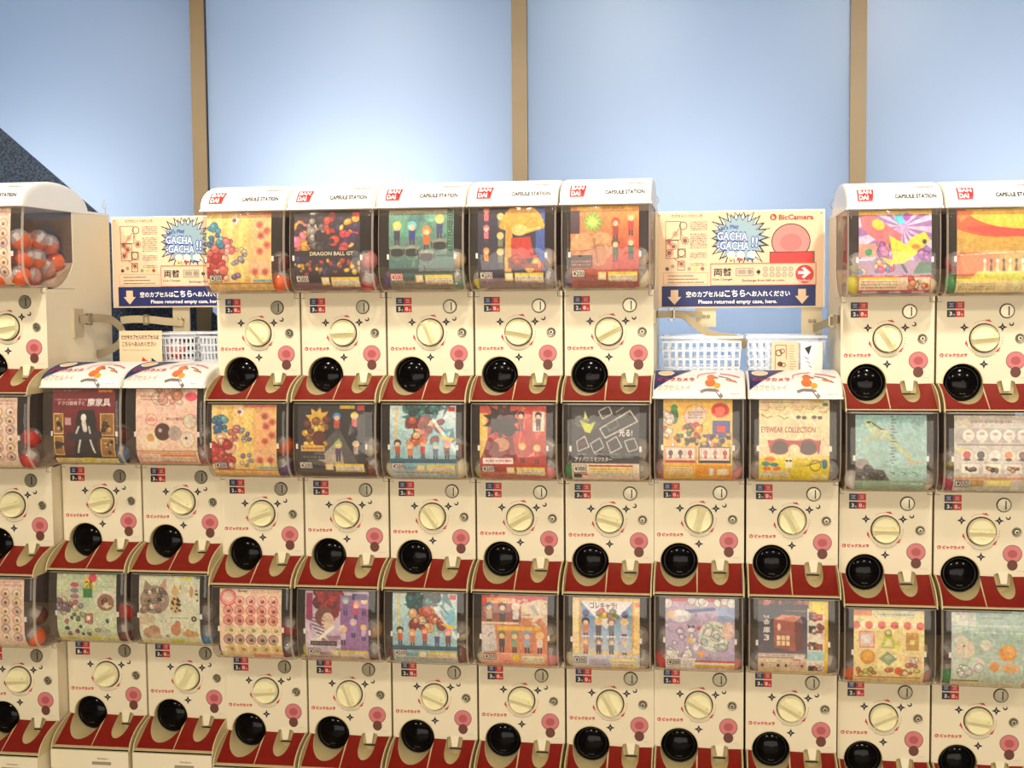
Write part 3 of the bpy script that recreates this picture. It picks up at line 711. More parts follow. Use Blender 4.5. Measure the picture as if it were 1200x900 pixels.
def a_pastel(s):
    s.a[:] = (234, 200, 178); s.blobs(14, .35, .0, .8, .18, .04, .08, [(200, 140, 110), (238, 214, 190), (226, 170, 150)]); s.E(.90, .1, .10, .06, (226, 90, 110)); s.T(.08, .08, .42, .16, 2, (140, 80, 70)); s.ring(.26, .40, .09, .01, (200, 110, 110)); s.E(.26, .40, .07, .03, (226, 150, 140))
    s.T(.5, .36, .78, .42, 1, (120, 80, 80)); s.C(.88, .42, .11, (214, 200, 180)); s.ring(.88, .42, .11, .01, (160, 130, 110)); s.E(.24, .66, .18, .10, (230, 210, 180)); s.C(.24, .64, .06, (206, 160, 100)); s.C(.44, .56, .13, (92, 62, 56)); s.C(.64, .58, .11, (176, 160, 150)); s.C(.84, .66, .12, (228, 210, 190)); s.ring(.84, .66, .12, .01, (190, 150, 130)); s.C(.82, .64, .02, K_)
    s.C(.40, .54, .03, (200, 180, 170)); s.R(0, .80, 1, .83, (196, 160, 110)); s.box(.04, .84, .96, .98, (240, 220, 196), (220, 130, 90)); s.T(.06, .86, .34, .94, 2, (214, 110, 80)); s.R(.38, .86, .94, .89, (222, 130, 70)); s.T(.38, .9, .94, .97, 2, (150, 110, 90))
def a_charcoal(s):
    s.a[:] = (40, 38, 44); s.P([(.1, .8), (.6, .3), (.95, .9)], (90, 86, 84)); s.P([(.3, .75), (.62, .45), (.7, .9)], (170, 160, 140))
    s.burst(.30, .2, .20, .12, 9, (214, 170, 70)); s.blobs(26, .12, .18, .44, .55, .03, .07, [(206, 160, 60), (240, 206, 110), (110, 50, 40), (140, 90, 50)]); s.E(.32, .44, .1, .09, (96, 40, 36)); s.R(.05, .55, .40, .63, (214, 170, 90)); s.T(.07, .57, .38, .62, 1, (70, 40, 30)); s.toy(.58, .24, 1.5, (70, 140, 190), (190, 80, 60)); s.toy(.84, .22, 1.4, (236, 200, 70), (200, 90, 80))
    s.toy(.60, .62, 1.5, (150, 180, 90), (90, 70, 110)); s.toy(.86, .60, 1.3, (190, 180, 150), (160, 150, 130)); s.R(.62, 0, .84, .05, (214, 180, 50)); s.R(.88, .0, .98, .07, R_); s.R(.05, .68, .4, .74, (50, 46, 56)); s.T(.08, .69, .38, .73, 1, (200, 200, 90)); s.price(.02, .78); s.foot(.82, (90, 86, 84))
def a_teal(s):
    s.G((200, 222, 220), (120, 170, 180)); s.shards(16, .5, 0, 1, .5, .2, [(110, 190, 210), (230, 240, 236), (70, 130, 160), (50, 90, 110)], .7); s.burst(.45, .16, .28, .15, 10, (40, 110, 110)); s.blobs(18, .25, .02, .7, .2, .04, .08, [(30, 90, 96), (60, 140, 130), (20, 60, 70)])
    s.blobs(26, .30, .2, .78, .5, .04, .08, [(190, 90, 60), (214, 150, 110), (130, 40, 40), (226, 180, 130)]); s.L(.66, .2, .98, .6, .05, (240, 246, 240), .8); s.L(.1, .05, .1, .6, .05, (214, 190, 130), .8); s.P([(.72, .4), (.98, .44), (.9, .5)], Y_)
    for i, (h, b_) in enumerate((((50, 40, 40), (190, 90, 50)), ((220, 150, 90), (200, 110, 60)), ((220, 110, 60), (190, 70, 60)), ((110, 190, 200), (60, 80, 140)))): s.toy(.12 + i * .19, .58 + .03 * (i % 2), 1.35, h, b_, base=(110, 150, 160))
    s.toy(.86, .60, 1.5, (214, 150, 160), (110, 60, 70)); s.R(.88, .02, .98, .08, R_); s.R(0, .72, 1, .78, (50, 90, 110)); s.price(.02, .78); s.foot(.82, (190, 200, 190))
def a_redhair(s):
    s.G((200, 80, 60), (170, 50, 50)); s.R(0, .1, .12, .7, (224, 190, 90)); s.shards(20, .5, 0, 1, .8, .14, [(214, 110, 90), (236, 170, 140), (190, 40, 40), (226, 130, 100)], .8); s.R(.8, .08, .97, .34, (232, 210, 190)); s.toy(.88, .2, 1.3, (50, 36, 40), (80, 60, 60))
    s.burst(.34, .2, .30, .18, 11, (44, 24, 34)); s.blobs(14, .16, .08, .5, .34, .05, .09, [(40, 22, 32), (70, 30, 40)]); s.P([(.02, .72), (.12, .44), (.5, .42), (.56, .74)], (130, 34, 36)); s.E(.32, .52, .13, .09, (196, 140, 100)); s.E(.22, .56, .08, .08, (120, 26, 36))
    s.toy(.62, .20, 1.4, (50, 30, 40), (150, 60, 50)); s.toy(.64, .62, 1.4, (226, 180, 80), (190, 90, 60)); s.toy(.86, .64, 1.4, (224, 190, 90), (190, 60, 50)); s.R(.05, .70, .5, .78, (236, 226, 216)); s.T(.08, .71, .48, .77, 1, (150, 40, 40)); s.R(.92, .02, .99, .08, R_); s.price(.03, .80); s.foot(.84, (200, 130, 110))
def a_cards(s):
    s.a[:] = (34, 30, 34)
    def lp(pts, c=(206, 200, 190), w=.014):
        for p, q_ in zip(pts, pts[1:] + pts[:1]): s.L(*p, *q_, w, c)
    lp([(.42, .30), (.86, .06), (.97, .20), (.5, .42)], w=.018); lp([(.52, .25), (.66, .18), (.7, .25), (.56, .33)], (120, 120, 120)); lp([(.4, .07), (.55, .0), (.6, .1), (.46, .17)]); lp([(.66, .08), (.76, .02)], (170, 170, 170)); lp([(.7, .16), (.86, .09)], (110, 110, 110)); lp([(.08, .47), (.2, .40), (.26, .54), (.1, .6)]); lp([(.28, .50), (.42, .42), (.48, .54), (.34, .62)]); lp([(.52, .48), (.66, .40), (.74, .54), (.58, .62)]); lp([(.78, .46), (.92, .42), (.98, .56), (.84, .6)])
    s.R(.12, .46, .2, .54, (90, 30, 50)); s.P([(.04, .12), (.3, .16), (.44, .24), (.3, .34), (.1, .28)], (70, 74, 80)); s.P([(.12, .18), (.28, .24), (.36, .20), (.28, .36), (.2, .34)], (190, 200, 50)); s.P([(.2, .06), (.26, .2), (.18, .18)], (210, 206, 120)); s.shards(8, .05, .1, .35, .3, .06, [(110, 116, 120), (150, 160, 60)])
    for i in range(4): s.T(.08 + i * .24, .62, .24 + i * .24, .65, 1, (180, 176, 170))
    s.R(0, .76, 1, 1, (226, 212, 190)); s.box(.02, .78, .22, .89, (236, 226, 206), (60, 50, 46), .01); s.R(.26, .78, .9, .80, (200, 60, 50)); s.box(.26, .80, .9, .94, (232, 220, 190), (190, 170, 130), .006); s.R(.27, .82, .89, .85, Y_); s.T(.28, .86, .88, .93, 3, (150, 130, 110)); s.R(.03, .9, .15, .96, (60, 60, 56)); s.R(.16, .90, .24, .93, (220, 90, 60))
def a_blocks(s):
    s.a[:] = (232, 190, 90); s.P([(.27, .20), (.50, .06), (.66, .14), (.52, .30), (.36, .32)], (214, 190, 170)); s.ring(.46, .2, .16, .01, (190, 110, 90)); s.T(.36, .14, .58, .24, 3, (90, 70, 80))
    s.E(.82, .13, .13, .09, (200, 50, 40)); s.E(.82, .13, .07, .045, (226, 120, 90)); s.box(.71, .26, .96, .46, (50, 88, 168), (30, 50, 110), .012); s.box(.76, .31, .91, .41, (204, 60, 46), (150, 40, 36), .01); s.E(.16, .2, .06, .10, (50, 110, 70)); s.E(.16, .10, .05, .04, (70, 140, 80)); s.blobs(8, .0, .12, .12, .40, .03, .06, [(226, 190, 180), (200, 90, 70), (236, 220, 200)])
    s.blobs(16, .26, .30, .60, .38, .02, .05, [(206, 50, 40), (224, 160, 60), (40, 110, 90)]); s.blobs(44, .02, .42, .98, .56, .015, .035, [(206, 60, 50), (240, 226, 200), (60, 120, 80), (60, 90, 160), (60, 50, 50), (226, 170, 60)])
    s.box(.02, .575, .48, .78, (232, 206, 190), (190, 110, 100)); s.box(.51, .575, .97, .78, (228, 212, 190), (50, 50, 70))
    for i in range(3):
        for x0, c in ((.08, (60, 46, 50)), (.58, (190, 120, 120))): s.box(x0 - .03 + i * .14, .60, x0 + .09 + i * .14, .73, (236, 222, 206), (180, 160, 140), .006); s.E(x0 + .03 + i * .14, .655, .035, .035, c if i != 2 else (170, 50, 50)); s.R(x0 + .01 + i * .14, .69, x0 + .05 + i * .14, .72, (190, 50, 46))
    s.R(.04, .745, .46, .775, (190, 70, 50)); s.R(.53, .745, .95, .775, (50, 46, 70)); s.box(.02, .82, .44, .95, (238, 214, 160), (226, 150, 50)); s.T(.05, .84, .42, .93, 3, (150, 110, 60)); s.R(.46, .80, 1, 1, (228, 160, 50)); s.box(.66, .84, .73, .95, W_, (200, 190, 170)); s.box(.76, .84, .96, .95, (238, 220, 180), (210, 150, 70))
def a_shades(s):
    s.a[:] = (228, 208, 164); s.R(.72, .01, .92, .035, (210, 190, 70)); s.R(.9, .04, .97, .075, (50, 120, 80)); s.T(.03, .02, .5, .045, 1, (110, 100, 70))
    for x, y in ((.08, .10), (.3, .10), (.55, .10), (.72, .09), (.9, .12)): s.L(x - .06, y + .02, x + .04, y + .03, .008, (130, 120, 90)); s.L(x + .04, y + .03, x + .08, y - .02, .008, (130, 120, 90))
    for x, y in ((.12, .20), (.36, .21)): s.L(x - .08, y - .02, x, y + .02, .01, (90, 80, 60)); s.L(x, y + .02, x + .06, y, .01, (90, 80, 60))
    for x, y in ((.60, .21), (.82, .21)): s.E(x - .04, y, .035, .022, (60, 50, 40)); s.E(x + .04, y + .005, .035, .022, (60, 50, 40))
    s.E(.30, .57, .14, .10, (160, 50, 40)); s.E(.70, .57, .14, .10, (160, 50, 40)); s.P([(.14, .49), (.86, .49), (.84, .56), (.16, .56)], (172, 56, 44)); s.R(.42, .57, .58, .66, (228, 208, 164)); s.E(.50, .60, .075, .06, (228, 208, 164)); s.E(.30, .58, .115, .085, (84, 56, 50)); s.E(.70, .58, .115, .085, (84, 56, 50)); s.L(.14, .5, .18, .64, .03, (172, 56, 44)); s.L(.86, .5, .84, .64, .03, (172, 56, 44)); s.R(.41, .50, .59, .535, (172, 56, 44))
    s.R(0, .68, 1, 1, (226, 204, 40)); s.P([(0, .68), (.4, .66), (1, .70), (1, .74), (0, .72)], (228, 208, 120)); s.E(.16, .72, .08, .03, O_); s.E(.10, .78, .06, .03, (60, 140, 130)); s.E(.22, .79, .06, .025, (50, 130, 150)); s.E(.12, .84, .06, .025, (220, 110, 80)); s.E(.26, .84, .06, .025, (220, 110, 80)); s.box(.37, .70, .48, .84, (236, 226, 190), (190, 180, 120), .006); s.E(.40, .74, .02, .012, K_); s.E(.45, .74, .02, .012, K_)
    s.E(.6, .79, .1, .04, (206, 190, 60)); s.ring(.8, .8, .08, .01, (60, 60, 40)); s.L(.68, .8, .9, .74, .012, (60, 60, 50)); s.E(.93, .78, .04, .06, (60, 120, 130)); s.box(.02, .87, .44, .96, (236, 220, 180), (200, 180, 120), .006); s.T(.04, .88, .42, .95, 3, (150, 110, 80)); s.box(.74, .90, .98, .98, (232, 222, 130), (220, 210, 90), .006)
def a_frog(s):
    s.G((136, 178, 176), (164, 192, 180)); s.P([(.13, .08), (.2, .06), (.3, .13), (.38, .17), (.5, .20), (.46, .30), (.36, .33), (.26, .3), (.2, .2), (.13, .12)], (178, 190, 150)); s.P([(.2, .07), (.31, .14), (.4, .19), (.47, .2), (.36, .20), (.26, .14)], (80, 96, 70)); s.E(.19, .10, .03, .015, (60, 70, 60)); s.L(.28, .28, .16, .32, .035, (180, 180, 140)); s.L(.16, .32, .11, .38, .016, (190, 180, 140)); s.L(.16, .32, .16, .39, .014, (190, 180, 140))
    s.L(.46, .28, .60, .42, .06, (176, 186, 130)); s.L(.6, .42, .76, .53, .05, (180, 190, 120)); s.L(.76, .53, .76, .62, .03, (190, 176, 110)); s.L(.76, .60, .9, .62, .024, (200, 170, 110)); s.T(.82, .07, .92, .17, 3, (90, 120, 110)); s.ring(.87, .12, .08, .008, (100, 130, 120))
    s.rg.seed(5)
    for k in range(16): s.R(.49 + .02 * (k % 2), .02 + k * .04, .54 + .02 * (k % 3), .035 + k * .04, (70, 86, 90), .8)
    for x in (.52, .68, .84): s.L(x - .04, .74, x + .03, .76, .012, (90, 110, 90)); s.L(x, .75, x + .04, .78, .008, (90, 110, 90))
    s.P([(0, .62), (.16, .60), (.22, .70), (.4, .72), (.5, .88), (0, .9)], (96, 92, 88)); s.E(.10, .64, .10, .07, (140, 130, 126)); s.blobs(12, .02, .7, .44, .84, .03, .06, [(80, 76, 74), (130, 124, 116), (60, 60, 60)]); s.R(0, .86, 1, 1, (150, 176, 150)); s.T(.5, .88, .96, .92, 1, W_)
def a_mushroom(s):
    s.a[:] = (196, 190, 178); s.T(.22, .05, .8, .12, 1, (110, 100, 96)); s.T(.55, .01, .8, .04, 1, (120, 150, 110)); s.R(.02, .17, 1, .36, (172, 166, 158))
    for i in range(5): x = .20 + i * .185; s.E(x, .26, .08, .075, (226, 220, 208)); s.R(x - .03, .28, x + .03, .35, (214, 204, 190)); s.E(x, .24, .04, .02, (180, 160, 150))
    s.L(.05, .38, 1, .38, .012, (110, 70, 80))
    for i, c in enumerate(((190, 50, 50), (70, 56, 54), (226, 214, 200), (226, 140, 80), (120, 90, 80))): x = .18 + i * .19; s.E(x, .52, .075, .07, (232, 222, 206)); s.E(x, .51, .055, .05, c); s.E(x, .57, .05, .018, (60, 50, 50))
    s.R(.04, .44, .16, .47, Y_)
    for i in range(3): s.box(.10 + i * .29, .62, .36 + i * .29, .76, (224, 214, 200), (180, 170, 156), .008); s.blobs(7, .16 + i * .29, .67, .30 + i * .29, .72, .01, .03, [(70, 60, 56), (190, 150, 110), (120, 100, 90)])
    s.R(0, .80, 1, .83, (206, 150, 100)); s.price(.03, .84); s.box(.24, .84, .42, .93, (190, 160, 90), (200, 130, 60)); s.box(.45, .83, .80, .93, (236, 222, 150), (210, 190, 90)); s.R(0, .94, 1, 1, (200, 206, 190))
def a_hedgehog(s):
    s.a[:] = (196, 206, 172); s.R(.25, .02, .55, .5, (170, 190, 160), .5); s.box(.46, .06, .62, .22, Y_, (220, 190, 90)); s.E(.6, .06, .07, .06, (214, 70, 90)); s.box(.44, .2, .60, .34, (60, 130, 70), (80, 150, 90)); s.T(.65, .10, .95, .20, 4, (120, 140, 130))
    for y, c in ((.16, (190, 80, 90)), (.24, (130, 130, 140)), (.32, (160, 120, 130))): s.E(.30, y, .07, .035, c)
    s.C(.12, .34, .08, (200, 190, 170)); s.blobs(18, .02, .35, .42, .56, .03, .06, [(190, 90, 110), (150, 140, 150), (206, 186, 150), (130, 110, 120)]); s.C(.82, .38, .17, (214, 210, 190)); s.C(.82, .40, .14, (150, 116, 90)); s.blobs(14, .74, .34, .9, .48, .02, .04, [(120, 90, 70), (196, 166, 140), (90, 66, 56)]); s.E(.84, .44, .05, .04, (226, 200, 170)); s.E(.88, .42, .012, .012, K_)
    s.box(.46, .56, .60, .70, (190, 120, 90), (110, 80, 60)); s.R(.50, .60, .56, .66, W_); s.blobs(24, .05, .56, .95, .88, .015, .035, [(110, 110, 80), (200, 110, 120), (60, 80, 70), (220, 210, 190), (150, 160, 120)]); s.R(0, .90, 1, .97, (216, 210, 140)); s.T(.1, .92, .5, .96, 2, (150, 140, 90)); s.R(.55, .9, .7, .95, (206, 206, 60))
def a_cat(s):
    s.a[:] = (206, 210, 184); s.E(.26, .34, .24, .20, (158, 140, 120)); s.P([(.08, .2), (.10, .06), (.22, .16)], (150, 130, 112)); s.P([(.34, .14), (.44, .03), (.46, .22)], (196, 150, 130)); s.blobs(30, .06, .2, .46, .5, .02, .05, [(120, 106, 94), (190, 174, 154), (150, 130, 112), (206, 196, 178)]); s.E(.17, .36, .035, .025, (60, 60, 50)); s.E(.35, .34, .035, .025, (60, 60, 50)); s.E(.28, .44, .03, .02, (190, 120, 110))
    s.E(.60, .22, .06, .06, (206, 170, 110)); s.P([(.56, .18), (.57, .1), (.62, .16)], (190, 150, 100)); s.P([(.66, .18), (.68, .10), (.7, .2)], (190, 150, 100)); s.E(.60, .40, .08, .13, (206, 176, 120)); s.blobs(18, .53, .3, .68, .5, .008, .016, [(80, 60, 50)]); s.E(.86, .22, .03, .08, (190, 140, 90)); s.blobs(6, .92, .2, .97, .35, .005, .01, [(90, 80, 70)]); s.R(.72, .02, .86, .055, (220, 206, 60)); s.R(.93, .01, .99, .04, (60, 140, 90))
    s.T(.5, .57, .8, .61, 1, (120, 120, 100)); s.C(.9, .6, .045, (60, 56, 50)); s.C(.9, .6, .02, (190, 180, 150)); s.E(.12, .62, .16, .08, (196, 180, 150)); s.E(.24, .78, .10, .08, (170, 130, 100)); s.E(.14, .82, .08, .08, (190, 150, 120)); s.E(.28, .86, .08, .05, (200, 170, 140)); s.E(.60, .76, .08, .09, (186, 130, 90)); s.E(.63, .68, .05, .05, (176, 120, 84)); s.E(.84, .82, .13, .05, (196, 150, 90)); s.E(.8, .77, .04, .03, (196, 150, 90)); s.R(0, .92, 1, 1, (222, 216, 160)); s.R(.5, .90, .72, .97, (214, 214, 70)); s.E(.45, .86, .03, .02, (150, 120, 90))
def a_badges(s):
    s.a[:] = (238, 206, 180); s.E(.14, .13, .13, .12, (226, 150, 150)); s.ring(.14, .13, .13, .012, (200, 60, 60)); s.E(.14, .12, .08, .07, (240, 200, 180)); s.T(.52, .02, .96, .06, 2, (190, 110, 90))
    rowc = [((206, 100, 100), (236, 190, 170)), ((200, 80, 90), (226, 170, 150)), ((196, 70, 70), (214, 160, 140)), ((196, 190, 120), (226, 206, 170)), ((110, 86, 76), (190, 160, 140)), ((204, 190, 60), (220, 190, 140))]
    for j in range(6):
        for i in range(5):
            if j == 0 and i == 0: continue
            x, y = .14 + i * .18 + (.04 if j >= 3 else 0) * (1 if j != 4 else 0), .17 + j * .135; a_, b_ = rowc[j]; s.C(x, y, .08, a_); s.C(x, y, .068, b_); s.C(x + .01, y + .008, .032, tuple(int(v * .75) for v in a_)); s.E(x - .01, y - .02, .03, .018, tuple(int(v * .9) for v in b_))
    s.R(.0, .92, .5, .99, (236, 214, 160)); s.R(.5, .93, 1, 1, (230, 150, 120)); s.R(.78, .95, .96, .975, W_)
def a_purple(s):
    s.a[:] = (196, 180, 196); s.shards(20, 0, .2, .5, .8, .16, [(226, 220, 214), (150, 110, 130), (210, 196, 200)], .8); s.R(.02, .04, .12, .4, (150, 40, 90)); s.blobs(34, .16, .0, .55, .24, .04, .09, [(120, 20, 34), (160, 36, 46), (90, 16, 30)]); s.shards(16, .2, .05, .56, .36, .12, [(130, 24, 40), (170, 50, 56)]); s.E(.32, .36, .16, .14, (120, 70, 60)); s.E(.36, .42, .1, .12, (214, 190, 170)); s.E(.48, .3, .06, .07, (130, 30, 40))
    for k in range(6): s.L(.02 + .04 * k, .34 + .06 * k, .3, .42 + .05 * k, .02, (110, 70, 80)); 
    s.L(.10, .76, .44, .5, .05, (232, 226, 214)); s.R(.56, .06, 1, .84, (150, 110, 160)); s.toy(.64, .2, 1.3, (110, 190, 180), (120, 100, 160)); s.toy(.80, .26, 1.3, (232, 120, 80), (190, 80, 110)); s.toy(.93, .2, 1.3, (236, 210, 110), (150, 90, 150)); s.toy(.60, .60, 1.5, (232, 210, 170), (200, 180, 190)); s.toy(.76, .50, 1.4, (200, 180, 220), (150, 130, 180)); s.toy(.92, .56, 1.2, (226, 200, 90), (190, 170, 200))
    s.R(.74, .04, .98, .12, (70, 40, 110)); s.R(.08, .70, .5, .76, (40, 30, 40)); s.T(.1, .71, .48, .75, 1, W_); s.price(.04, .80); s.foot(.84, (196, 170, 150))
def a_figs_red(s):
    s.a[:] = (206, 130, 90); s.R(0, 0, 1, .14, (200, 60, 50)); s.R(.08, .04, .5, .11, (232, 170, 100)); s.P([(.5, .14), (1, .02), (1, .3), (.6, .3)], (216, 200, 170)); s.R(.92, .01, .99, .06, R_); s.shards(14, .6, .1, 1, .42, .12, [(226, 216, 200), (150, 160, 150), (196, 170, 140)], .8); s.R(.0, .14, .6, .36, (150, 90, 80))
    for i, (h, b_) in enumerate((((60, 100, 150), (190, 170, 150)), ((50, 40, 40), (90, 80, 80)), ((220, 216, 210), (206, 200, 200)))): s.toy(.12 + i * .2, .24, 1.6, h, b_)
    s.R(0, .36, .56, .39, (222, 200, 170)); s.P([(0, .4), (.2, .4), (.24, .75), (0, .78)], (204, 196, 190)); s.L(.16, .5, .1, .56, .012, (80, 70, 70)); s.R(.24, .42, .9, .47, (222, 180, 60))
    for i, (h, b_) in enumerate((((110, 130, 60), (60, 60, 60)), ((120, 150, 120), (130, 150, 120)), ((120, 160, 206), (150, 170, 190)), ((232, 190, 120), (222, 200, 180)))): s.toy(.31 + i * .19, .62, 1.6, h, b_)
    s.R(0, .78, 1, 1, (222, 170, 150)); s.price(.03, .79); s.R(.24, .80, .44, .92, (226, 150, 130)); s.box(.46, .80, .57, .92, Y_, (226, 170, 80)); s.box(.6, .81, .95, .95, (238, 226, 200), (222, 180, 60)); s.T(.62, .84, .93, .93, 3, (150, 120, 80)); s.R(0, .95, 1, 1, (230, 160, 120))
def a_figs_blue(s):
    s.a[:] = (226, 196, 130); s.G((90, 140, 196), (190, 200, 206), .12, .05, .9, .72); s.P([(.12, .05), (.5, .42), (.9, .05)], (226, 226, 230)); s.R(.0, .05, .1, .74, (232, 210, 160)); s.R(.10, .05, .13, .7, (206, 160, 80)); s.R(.88, .05, .91, .7, (206, 160, 80)); s.E(.2, .21, .05, .05, (60, 50, 110)); s.E(.78, .22, .05, .05, (60, 50, 110)); s.blobs(10, .36, .16, .66, .26, .02, .05, [(200, 60, 50), (226, 190, 60), (110, 130, 60)]); s.R(.93, .06, 1, .12, (230, 130, 90))
    for j in range(2):
        for i, (h, b_) in enumerate((((40, 36, 60), (210, 130, 90)), ((220, 200, 90), (90, 80, 90)), ((120, 120, 110), (110, 120, 130)), ((232, 206, 110), (190, 190, 200)))): s.toy(.2 + i * .19, .40 + j * .26, 1.5 - .1 * j, h if not j else tuple(int(v * .6 + 80) for v in b_), b_); s.R(.13 + i * .19, .51 + j * .26, .26 + i * .19, .53 + j * .26, (230, 230, 220))
    s.R(0, .76, 1, 1, (206, 206, 214)); s.box(.02, .66, .12, .76, (232, 206, 150), (214, 180, 110)); s.box(.88, .66, 1, .76, (232, 206, 150), (214, 180, 110)); s.price(.02, .80); s.R(.24, .82, .5, .94, (190, 190, 206)); s.T(.26, .84, .56, .93, 3, (120, 120, 130)); s.box(.58, .80, .94, .94, (236, 226, 190), (222, 196, 60)); s.T(.6, .85, .92, .93, 2, (150, 130, 90)); s.R(0, .96, 1, 1, (226, 170, 90))
def a_cloud(s):
    s.G((190, 170, 196), (176, 166, 190)); s.R(0, 0, 1, .05, (206, 90, 100)); s.blobs(10, 0, .02, 1, .08, .04, .08, [(238, 232, 230)]); s.L(.3, .18, .7, .14, .05, (70, 110, 170)); s.R(.76, .12, 1, .3, (150, 170, 206)); s.E(.22, .24, .16, .08, (222, 216, 222)); s.C(.08, .22, .05, (226, 190, 120)); s.C(.2, .19, .04, (240, 236, 236)); s.P([(.32, .34), (.36, .38), (.42, .36), (.44, .44), (.34, .44)], (80, 80, 90)); s.E(.38, .42, .05, .03, (232, 230, 226)); s.E(.5, .40, .05, .03, (206, 60, 70))
    s.E(.70, .5, .22, .20, (212, 216, 204)); s.blobs(14, .54, .34, .86, .66, .04, .08, [(226, 226, 216), (190, 200, 190), (216, 214, 204)]); s.ring(.7, .5, .17, .012, (150, 170, 170)); s.ring(.76, .46, .10, .010, (150, 160, 170)); s.E(.9, .42, .08, .12, (216, 190, 176)); s.blobs(10, .06, .42, .5, .7, .03, .05, [(214, 200, 216), (226, 220, 226), (206, 190, 214)]); s.C(.36, .56, .04, (226, 190, 90)); s.C(.52, .74, .05, (230, 170, 100)); s.C(.44, .66, .04, (236, 230, 226))
    s.blobs(12, .0, .72, .4, .84, .05, .08, [(232, 228, 222)]); s.R(0, .8, .44, 1, (230, 226, 220)); s.price(.03, .82); s.T(.25, .84, .40, .92, 3, (120, 110, 110)); s.R(.43, .83, 1, .86, (206, 90, 60)); s.R(.43, .86, 1, .90, W_); s.R(.43, .90, 1, .95, (226, 186, 50)); s.T(.56, .91, .86, .94, 1, (190, 90, 50)); s.R(0, .96, 1, 1, (220, 206, 200))
def a_safe(s):
    s.G((30, 34, 66), (120, 110, 110)); s.R(0, 0, 1, .06, (130, 60, 60)); s.blobs(16, 0, .0, .7, .06, .02, .05, [(60, 30, 40), (200, 120, 110), (80, 60, 70)]); s.R(.94, 0, 1, 1, (226, 190, 50)); s.R(.70, .1, .94, 1, (226, 214, 196)); s.E(.84, .06, .12, .12, (226, 206, 60)); s.T(.4, .12, .68, .16, 1, (214, 180, 60))
    s.P([(.22, .25), (.34, .19), (.62, .2), (.64, .62), (.55, .67), (.24, .6)], (110, 50, 44)); s.P([(.22, .25), (.52, .28), (.54, .67), (.23, .62)], (158, 84, 70)); s.P([(.22, .25), (.34, .19), (.62, .2), (.52, .28)], (206, 130, 104)); s.E(.30, .35, .025, .05, (230, 200, 180))
    for i in range(3):
        for j in range(2): s.R(.27 + i * .065, .46 + j * .075, .32 + i * .065, .52 + j * .075, (228, 206, 160))
    s.R(.0, .76, .7, 1, (218, 200, 170)); s.R(.0, .70, .68, .75, (206, 190, 180)); s.T(.2, .71, .6, .74, 1, (150, 90, 70)); s.R(.52, .72, .66, .80, (222, 210, 196)); s.R(.50, .77, .6, .79, (210, 80, 60))
    for i in range(6): s.box(.02 + i * .113, .82, .11 + i * .113, .92, (226, 212, 190), (190, 150, 110), .01); s.R(.045 + i * .113, .845, .085 + i * .113, .895, ((120, 80, 60), (190, 180, 160), (80, 70, 60), (110, 70, 50), (200, 180, 160), (150, 60, 50))[i])
    for y, c in ((.15, (190, 60, 56)), (.32, (150, 70, 66)), (.54, (150, 80, 60)), (.86, (170, 90, 80))): s.R(.72, y, .82, y + .10, (50, 40, 44)); s.R(.82, y + .02, .92, y + .10, c); s.blobs(5, .74, y, .92, y + .12, .02, .03, [(230, 216, 200), c])
    s.R(.7, .66, .94, .78, (160, 200, 200)); s.R(.0, .94, .94, 1, (226, 206, 150))
def a_awning(s):
    s.a[:] = (232, 214, 150); s.R(0, 0, .26, .08, (210, 130, 60)); s.R(.3, .02, .9, .10, (206, 210, 170)); s.R(0, .16, 1, .20, (232, 196, 60))
    for i in range(6): s.E(.04 + i * .18, .20, .055, .05, (206, 70, 40)); s.E(.13 + i * .18, .19, .035, .03, (240, 226, 190))
    s.box(.08, .28, .30, .5, (230, 190, 180), (214, 130, 130), .016); s.C(.18, .38, .07, (214, 216, 214)); s.P([(.44, .31), (.54, .31), (.62, .5), (.38, .5)], (180, 190, 70)); s.P([(.47, .38), (.53, .38), (.56, .48), (.42, .48)], (232, 220, 160)); s.ring(.49, .30, .05, .012, (90, 90, 70)); s.R(.58, .40, .66, .5, (206, 200, 90)); s.box(.74, .31, .92, .52, (196, 150, 60), (180, 140, 80), .014); s.R(.74, .29, .92, .32, (214, 150, 110)); s.R(.8, .38, .86, .44, (232, 216, 140))
    s.C(.20, .62, .11, (204, 140, 40)); s.C(.2, .60, .08, (220, 164, 60)); s.P([(.36, .64), (.48, .54), (.62, .64), (.5, .73)], (140, 160, 120)); s.P([(.42, .63), (.5, .58), (.56, .63), (.48, .66)], (180, 190, 150)); s.R(.72, .6, .96, .76, (222, 190, 150)); s.blobs(6, .76, .63, .92, .73, .02, .04, [(180, 110, 80), (230, 206, 180)])
    s.blobs(16, .06, .78, .9, .86, .025, .04, [(206, 190, 90), (226, 206, 150), (160, 150, 60), (200, 110, 60)]); s.C(.64, .80, .06, (206, 90, 40)); s.R(.02, .89, .95, .905, (200, 90, 50)); s.T(.04, .92, .92, .97, 2, (196, 150, 90)); s.T(.34, .04, .86, .08, 1, (90, 110, 90))
